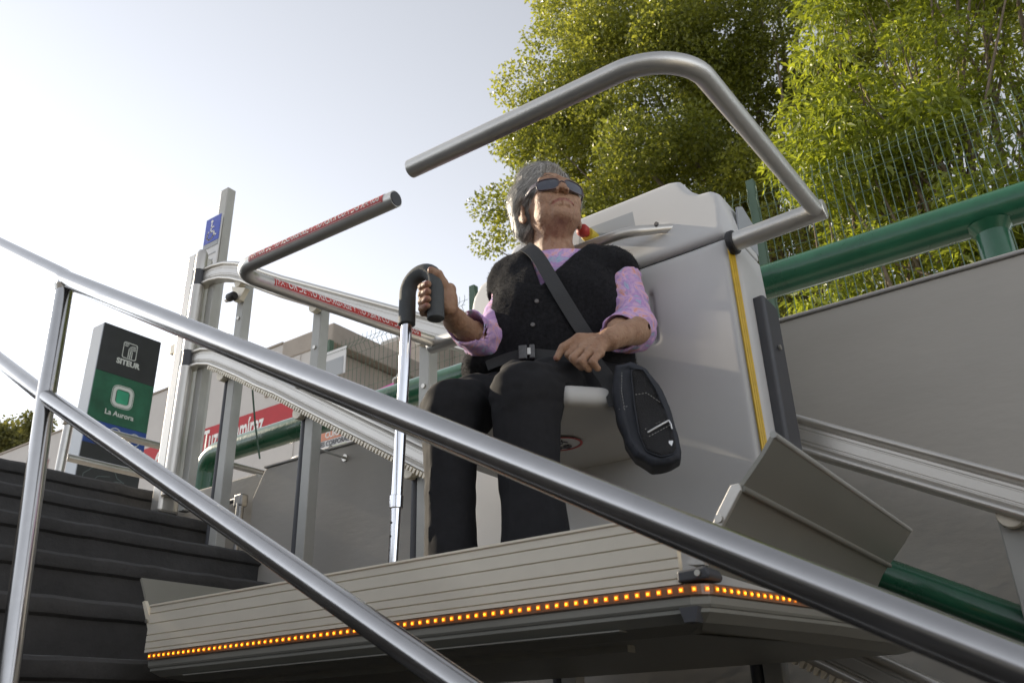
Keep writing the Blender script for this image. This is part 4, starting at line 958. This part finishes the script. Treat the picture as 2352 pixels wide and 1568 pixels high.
rgh=np.random.default_rng(4); rn=lambda n:np.repeat(np.clip(rgh.normal(.48,.26,n//12),0,1),12)
hr_=np.concatenate([np.full(len(vh),.28),rn(len(ra)),rn(len(rb_))+.1])
ho=link('hair',np_mesh('hair',H2W(hv),hq,True,{'rnd':hr_}),M['hairm'],pr)
HT=lambda p:Vector([float(a) for a in H2W(p)])
def tubeh(b,pts,r,n=8,flat=None): return b.tube([HT(p) for p in pts],r,n,flat=flat)
# eyebrows
bb_=B()
for s in(-1,1): tubeh(bb_,[(s*.016,-.0880,.034),(s*.028,-.0845,.041),(s*.044,-.074,.038)],[.0006,.0010,.0004],6)
bb_.obj('eyebrows',M['hairm'],pr)
# sunglasses
sgl=B()
def lenspts(s,z0=-.002,sc=1): return [HT((s*(.0330+x*sc*1.04),-.0985-(z*sc)*.12+((abs(.0330+x*sc))/.065)**2*.024,z0+z*sc*1.02)) for x,z in [(-.0235,.003),(-.021,.0125),(-.010,.0155),(.008,.0155),(.022,.013),(.0270,.004),(.024,-.011),(.010,-.0155),(-.008,-.0150),(-.020,-.009)]]
sgo=None
def crsp(P_,k=4):
    n=len(P_); out=[]
    for i in range(n):
        a,b_,c,d=P_[i-1],P_[i],P_[(i+1)%n],P_[(i+2)%n]
        for q in range(k):
            t=q/k; out.append(.5*((2*b_)+(c-a)*t+(2*a-5*b_+4*c-d)*t*t+(3*b_-a-3*c+d)*t*t*t))
    return out
for s in(-1,1):
    fr_=crsp(lenspts(s)); loop=fr_+[fr_[0],fr_[1]]; sgl.tube(loop,.0021,8,caps=False)
    tubeh(sgl,[(s*.0605,-.080,.004),(s*.070,-.062,.006),(s*.0755,-.03,.010),(s*.0765,.005,.008)],[.0072,.0070,.0058,.0035],8,flat=.35)
tubeh(sgl,[(-.0095,-.0985,.003),(0,-.1005,.0060),(.0095,-.0985,.003)],.0020,8)
sgo=sgl.obj('sunglasses',M['frame'],pr,smooth=60)
for s in(-1,1):
    P_=crsp(lenspts(s,sc=.97)); c_=sum(P_,Vector())/len(P_)+Vector((fwd*.0012)); n=len(P_)
    B().add([c_]+P_,[(0,1+i,1+(i+1)%n) for i in range(n)]).obj('lens',M['lens'],sgo,smooth=60)
# small ear stud and hanging bead earring
eb=B(); p=HT((-.078,.004,-.040)); eb.tube([p+Vector((0,0,.004)),p,p-Vector((0,0,.004))],[.002,.0042,.002],12); eb.obj('earring',M['btn'],pr,smooth=80)
# ---- strap, belt and buttons lie on the clothes
def onvest(l,z,f=vestf,off=.002):
    lo_f,hi_f=0.0,.30
    fw=np.linspace(.30,-.05,220); P_=np.array([T(l,a,z) for a in fw],np.float32); d=f(P_); k=np.argmax(d<off); k=k if d[k]<off else 219
    return Vector([float(x) for x in P_[k]])
def vestsm(P):
    q=P-f32(CX,CY,0); d=torso(P)-.015; return smin(d,ell(P,T(.13,-.0,1.05),(.05,.055,.03),RT)-.008,.03)
def ribbon(pts,wid,thk,f,nm,m,par,off=.003,step=.015,wd=None):
    b=B(); C_=[onvest(l,z,f,off) for l,z in pts]; C2=subdiv(C_,step)
    # smooth
    for _ in range(2): C2=[C2[0]]+[(C2[i-1]+C2[i]*2+C2[i+1])/4 for i in range(1,len(C2)-1)]+[C2[-1]]
    v=[];ff=[]; o_=Vector(e2.tolist())
    for i,p_ in enumerate(C2):
        t=(C2[min(i+1,len(C2)-1)]-C2[max(i-1,0)]).normalized(); g=grad(torso,np.array([p_[:]],np.float32))[0]; g=Vector([float(x) for x in g])
        g=(g+o_*.5).normalized(); s=t.cross(g).normalized(); g=s.cross(t).normalized()
        v+=[p_+s*wid/2,p_-s*wid/2,p_-s*wid/2+g*thk,p_+s*wid/2+g*thk]
        if i: k=4*i; ff+=[(k-4+a,k-4+(a+1)%4,k+(a+1)%4,k+a) for a in range(4)]
    ff+=[(0,1,2,3),(4*len(C2)-1,4*len(C2)-2,4*len(C2)-3,4*len(C2)-4)]
    return b.add(v,ff).obj(nm,m,par,smooth=40)
for l,z in((-.006,.966),(-.047,.897),(-.058,.835)):
    p=onvest(l,z); o_=Vector(e2.tolist()); B().tube([p-o_*.002,p+o_*.002,p+o_*.003],[.0056,.0056,.0048],18).obj('button',M['btn'],pr,smooth=50)

# red mushroom emergency button on its yellow base
eb_=B().tube([(-.945,1.775,1.222),(-.945,1.735,1.222)],.0195,24).obj('emergency_button',M['ball2'],lf,smooth=50,bevel=.002)
B().tube([(-.945,1.736,1.222),(-.945,1.722,1.222),(-.945,1.720,1.222),(-.945,1.708,1.222),(-.945,1.703,1.222),(-.945,1.701,1.222)],[.009,.009,.0175,.0175,.014,.006],24).obj('knob',M['ball'],eb_,smooth=50)
# ---- lap belt of the lift
bl=ribbon([(-.168,.752),(-.13,.764),(-.077,.766),(.0,.750),(.05,.738)],.026,.0018,vestf,'lap_belt',M['strap'],lf,.004)
P0=onvest(-.076,.765,vestf,.006); o_=Vector(e2.tolist()); s_=Vector(e1.tolist()); z_=Vector((0,0,1))
def obox(c,u,v,n,a,b_,d,name,m,par,bev=.002):
    pts=[c+u*(x*a)+v*(y*b_)+n*(w_*d) for w_ in(-1,1) for x,y in((-1,-1),(1,-1),(1,1),(-1,1))]
    return B().add(pts,[(0,3,2,1),(4,5,6,7),(0,1,5,4),(1,2,6,5),(2,3,7,6),(3,0,4,7)]).obj(name,m,par,bevel=bev)
P0+=o_*.006; bk=obox(P0-s_*.006,s_,z_,o_,.0095,.0165,.0045,'buckle',M['buckle'],bl)
obox(P0+s_*.0150,s_,z_,o_,.0060,.0165,.0050,'buckle_clip',M['buckle'],bl); obox(P0+s_*.008,s_,z_,o_,.004,.0085,.0055,'buckle_tongue',M['anod'],bl,.001)
# ---- shoulder bag
bg_=root('shoulder_bag',(-.67,1.42,.44),'black shoulder bag with pale stitching and silver zip hanging at her hip','bag')
CB=f32(-.672,1.425,0)
bagp=[(-0.058,0.661),(-0.026,0.664),(0.006,0.646),(0.030,0.604),(0.044,0.556),(0.052,0.510),(0.055,0.472),(0.050,0.456),(0.032,0.448),(-0.002,0.446),(-0.034,0.466),(-0.052,0.497),(-0.062,0.552),(-0.064,0.615)]
bagq=[(-0.026,0.646),(-0.002,0.638),(0.018,0.598),(0.032,0.556),(0.042,0.512),(0.045,0.478),(0.038,0.466),(0.014,0.461),(-0.012,0.476),(-0.022,0.510),(-0.026,0.569)]
def bagf(P):
    q=P-CB; l=q@e1; fw=q@e2; z=P[:,2]; a=poly2(l,z,bagp); d=smax(a+.006*np.sin(z*40)*.3,np.abs(fw+.012+.010*np.sin(z*14))-.032,.014)
    g=np.abs(np.abs(a+.010)-.0)-.0018; d=np.where((fw>.0),d-.0026*np.clip(1-np.abs(a+.012)/.003,0,1)+.0022*np.clip(1-np.abs(a+.018)/.003,0,1),d)
    return d+wav(P,70,71)*.0022+wav(P,160,72)*.0007
sobj('pouch',bagf,(-.78,1.34,.41),(-.58,1.50,.71),.0036,M['bag'],bg_)
def bagq_f(P):
    q=P-CB; l=q@e1; fw=q@e2; z=P[:,2]; a=poly2(l,z,bagq); return smax(smax(a,bagf(P)-.0045,.003),-fw,.003)+wav(P,70,71)*.001
sobj('front_panel',bagq_f,(-.76,1.33,.43),(-.58,1.45,.70),.0034,M['panel'],bg_)
def onbag(l,z):
    fw=np.linspace(.06,-.02,120); P_=np.array([[CB[0]+e1[0]*l+e2[0]*a,CB[1]+e1[1]*l+e2[1]*a,z] for a in fw],np.float32); k=int(np.argmax(np.minimum(bagf(P_),bagq_f(P_))<0)); return Vector([float(x) for x in P_[k]])
b=B()
def stitch(path):
    Pp=[onbag(*p)+o_*.0006 for p in path]; Q_=subdiv(Pp,.003)
    for a,c in zip(Q_[::2],Q_[1::2]): b.tube([a,c],.0005,4)
stitch([(-.044,.640),(-.048,.60),(-.044,.55)]); stitch([(-.022,.590),(.0,.592),(.026,.570)]); stitch([(-.056,.565),(-.036,.570)]); stitch([(-.010,.518),(.036,.540)]); stitch([(-.004,.503),(.038,.524)])
b.obj('stitching',M['thread'],bg_)
pp_=[onbag(*p)+o_*.0008 for p in bagq]; pp_=pp_+[pp_[0],pp_[1]]; B().tube(fillet(pp_,.01,4),.0016,8,caps=False).obj('piping',M['bag'],bg_,smooth=60)
za,zb_=onbag(-.006,.511),onbag(.036,.533); B().tube([za+o_*.001,(za+zb_)/2+o_*.0018,zb_+o_*.001],.0019,8,flat=.5).obj('zip',M['zip'],bg_)
B().tube([zb_+o_*.003,zb_+o_*.004+z_*-.008+s_*.003,zb_+o_*.003+z_*-.018+s_*.004],.0014,6).obj('zip_pull',M['zip'],bg_)
pl_=onbag(.036,.486); obox(pl_+o_*.001,s_,z_,o_,.0045,.0065,.0012,'tag',M['zip'],bg_,.0005)
sp0=[(-.075,1.085),(-.055,1.062),(-.036,1.021),(.006,.911),(.050,.817),(.075,.775)]
st=ribbon(sp0,.034,.0016,vestsm,'strap',M['strap'],bg_,.007)
b=B(); pp=[onvest(.070,.785,vestsm,.004),Vector((-.812,1.455,.735)),Vector((-.775,1.425,.680)),Vector((-.735,1.408,.625)),Vector((-.728,1.405,.580))]
pp=subdiv(pp,.02)
for _ in range(3): pp=[pp[0]]+[(pp[i-1]+pp[i]*2+pp[i+1])/4 for i in range(1,len(pp)-1)]+[pp[-1]]
v=[];ff=[]
for i,p_ in enumerate(pp):
    t=(pp[min(i+1,len(pp)-1)]-pp[max(i-1,0)]).normalized(); g=(o_+Vector((0,0,.25))).normalized(); s2=t.cross(g).normalized(); g=s2.cross(t)
    v+=[p_+s2*.017,p_-s2*.017,p_-s2*.017+g*.0018,p_+s2*.017+g*.0018]
    if i: k=4*i; ff+=[(k-4+a,k-4+(a+1)%4,k+(a+1)%4,k+a) for a in range(4)]
b.add(v,ff).obj('strap',M['strap'],bg_,smooth=40)
# ---- cane
cn=root('walking_cane',(-1.088,1.155,.178),'chromed walking cane with a grey foam crook held in her raised hand','cane')
ccx,czz,rr_=-1.0285,.838,.038
crook=[Vector((-1.0665,1.16,.768)),Vector((-1.0665,1.16,.80))]+arc((ccx,1.16,czz),(1,0,0),(0,0,1),rr_,180,0,16)+[Vector((-.990,1.16,.80)),Vector((-.989,1.16,.757))]
n_=len(crook); B().tube([crook[0]-Vector((0,0,.002))]+crook+[crook[-1]-Vector((0,0,.003))],[.013]+[.0175]*n_+[.0125],26).obj('grip',M['foam'],cn,smooth=50)
B().tube([(-1.0665,1.16,.775),(-1.078,1.157,.392)],.0112,26).obj('upper_tube',M['chrome'],cn,smooth=40)
B().tube([(-1.0778,1.157,.412),(-1.0785,1.157,.388)],.0134,22).obj('collar',M['chrome'],cn,smooth=40,bevel=.001)
B().tube([(-1.0785,1.157,.392),(-1.0845,1.155,.195)],.0096,22).obj('lower_tube',M['chrome'],cn,smooth=40)
for z in(.36,.335,.31,.285): B().disc((-1.0795-(.39-z)*.03,1.148,z),(0,-1,0),.0025,.0012,8).obj('adjusting_hole',M['black'],cn)
B().tube([(-1.0843,1.155,.205),(-1.085,1.155,.1785)],[.012,.016],18).obj('rubber_foot',M['black'],cn,smooth=40)
# ================================================================== TREES
def leafset(centers,radii,n,lw,ll,seed,droop=0,flat=.75):
    rg=np.random.default_rng(seed); C=np.array(centers);Rr=np.array(radii); pw=Rr**2.2; pw/=pw.sum(); ci=rg.choice(len(C),n,p=pw)
    d=rg.normal(size=(n,3)); d/=np.linalg.norm(d,axis=1,keepdims=True); rad=rg.uniform(.25,1,n)**.55
    P=C[ci]+d*(Rr[ci]*rad)[:,None]*np.array([1,1,flat])
    ax=d*.6+rg.normal(0,.8,(n,3)); ax[:,2]-=droop; ax/=np.linalg.norm(ax,axis=1,keepdims=True)
    nr=rg.normal(size=(n,3)); nr[:,2]+=.7; sd_=np.cross(ax,nr); sd_/=np.linalg.norm(sd_,axis=1,keepdims=True); up3=np.cross(sd_,ax)
    s=rg.uniform(.65,1.2,n)[:,None]; L=ax*ll*s; Wd=sd_*lw*s*.5
    v=np.stack([P,P+L*.45+Wd+up3*lw*.12,P+L,P+L*.45-Wd+up3*lw*.12],1).reshape(-1,3); q=np.arange(n*4).reshape(n,4)
    rnd=np.clip(rg.beta(2,2,n)*.8+rg.uniform(-.25,.25,len(C))[ci]+.15,0,1)
    return v,q,np.repeat(rnd,4)
def branches(b,base,tips,r0,seed):
    rg=random.Random(seed)
    for c in tips:
        c=Vector(c); m1=base.lerp(c,.35)+Vector((rg.uniform(-.2,.2),rg.uniform(-.2,.2),rg.uniform(.1,.5))); m2=base.lerp(c,.7)+Vector((rg.uniform(-.15,.15),rg.uniform(-.15,.15),rg.uniform(-.1,.3)))
        b.tube([base,m1,m2,c],[r0,r0*.6,r0*.3,r0*.08],6)
def tree(label,x,y,cl,n,lw,ll,m,seed,droop=0,fork=1.6,tr_r=.16,group=None,nb=40,br=.55,name='leafy_tree',stems=1):
    t=root(name,(x,y,GZ),label,'tree',group); C=[c[:3] for c in cl];Rd=[c[3] for c in cl]
    b=B(); rg=random.Random(seed)
    for s in range(stems):
        ox,oy=(rg.uniform(-.5,.5),rg.uniform(-.4,.4)) if stems>1 else (0,0)
        base=Vector((x+ox*1.6,y+oy,GZ+fork)); b.tube([(x+ox,y+oy,GZ-.1),(x+ox*1.2+.03,y+oy,GZ+fork*.5),base],[tr_r*1.25,tr_r,tr_r*.85],10)
        pick=rg.sample(C,min(nb//stems,len(C))); branches(b,base,pick,tr_r*br,seed+s)
    b.obj('trunk',M['bark'],t,smooth=60)
    v,q,r_=leafset(C,Rd,n,lw,ll,seed,droop)
    link('crown',np_mesh('crown',v,q,False,{'rnd':r_}),M[m],t)
    return t
def clumps(env,n,rmin,rmax,seed):
    rg=np.random.default_rng(seed); out=[]; vol=np.array([e[3]*e[4]*e[5] for e in env]); vol=vol**.8; vol/=vol.sum()
    for _ in range(n):
        e=env[rg.choice(len(env),p=vol)]; d=rg.normal(size=3); d/=np.linalg.norm(d); rr=rg.uniform(.35,1)**.5
        out.append((e[0]+d[0]*rr*e[3],e[1]+d[1]*rr*e[4],e[2]+d[2]*rr*e[5],rg.uniform(rmin,rmax)))
    return out
envA=[(-5.55,7.6,6.25,.38,.4,.16),(-5.35,7.6,5.85,.30,.4,.25),(-5.0,7.65,8.55,.35,.4,.40),(-4.95,7.7,7.3,.35,.4,.5),(-5.15,7.6,6.75,.4,.4,.3),(-3.5,8.2,7.3,1.5,1.2,1.3),(-4.25,8.0,8.7,.8,.8,.5),(-4.5,7.9,7.7,.7,.8,.5),(-4.55,7.8,6.9,.75,.7,.5),(-4.9,7.8,5.95,.55,.6,.35),(-4.5,7.9,5.6,.6,.6,.4),(-3.6,8.4,9.6,1.3,1.3,1.2),(-3.2,8.2,5.6,1.5,1.2,1.2),(-1.8,8.6,8.2,1.8,1.2,2.2),(-1.5,8.8,10.5,2.2,1.3,1.5),(-2.2,8.6,5.0,2,1.1,1.2)]
tree('dense dark ficus tree with small glossy leaves rising behind her head',-2.3,8.8,clumps(envA,400,.24,.50,3),300000,.036,.054,'leaf1',5,0,2.2,.22,nb=22,br=.28,name='fig_tree',group='trees behind the wire fence')
envB=[(-.35,6.3,5.1,.8,.6,1.2),(.3,6.5,6.0,1.0,.7,1.3),(-.9,6.2,4.1,.55,.5,.7),(-.2,6.2,3.6,.9,.5,.8),(.4,6.4,7.2,1.0,.7,.9),(-.55,6.3,5.9,.4,.4,.6),(-1.15,6.1,2.6,.35,.4,.8),(-.1,6.3,2.6,1.1,.4,.8)]
tree('bright green narrow-leaved tree behind the wire fence, nearest the lift',-.3,6.4,clumps(envB,200,.18,.38,8),52000,.026,.085,'leaf2',9,.7,.9,.05,nb=60,name='willow_tree',stems=5,group='trees behind the wire fence')
envC=[(1.5,6.3,5.2,.9,.6,1.1),(1.2,6.3,3.9,.8,.5,.9),(2.0,6.2,4.2,.8,.6,1.0),(1.6,6.6,6.4,1.2,.7,.9),(2.6,6.4,5.4,.9,.6,1.2),(1.6,6.5,2.6,1.3,.4,.9)]
tree('yellowish narrow-leaved tree behind the fence at the far right edge',1.7,6.5,clumps(envC,180,.17,.36,12),46000,.026,.080,'leaf2',13,.6,1.0,.05,nb=60,name='willow_tree',stems=5,group='trees behind the wire fence')
envD=[(.5,9.6,6.5,2.8,.8,2.8),(2.8,9.6,6.0,2.6,.8,2.8),(-.8,9.6,3.6,2.2,.7,1.8),(2.0,9.6,3.2,2.8,.7,1.6)]
tree('shaded dark tree filling the background behind the bright foliage',1.4,9.7,clumps(envD,260,.3,.6,15),42000,.06,.09,'leaf1',16,0,1.5,.2,nb=14,br=.3,name='fig_tree',group='trees behind the wire fence')
envE=[(-33.6,14,10.7,.9,1,.7),(-34.8,14,10.5,1.0,1,.7),(-32.6,14.2,10.3,.6,.8,.45),(-31.2,14.2,10.55,.4,.5,.4)]
tree('distant pale olive tree at the left edge above the stairs',-33.8,14.0,clumps(envE,70,.35,.7,17),16000,.10,.14,'leaf3',18,0,4.5,.2,nb=30,name='distant_tree')
for o in SC.objects:
    if o.type=='MESH' and not o.data.materials: print('NOMAT',o.name)
print('objects',len(SC.objects),'tris',sum(len(o.data.polygons) for o in SC.objects if o.type=='MESH'))
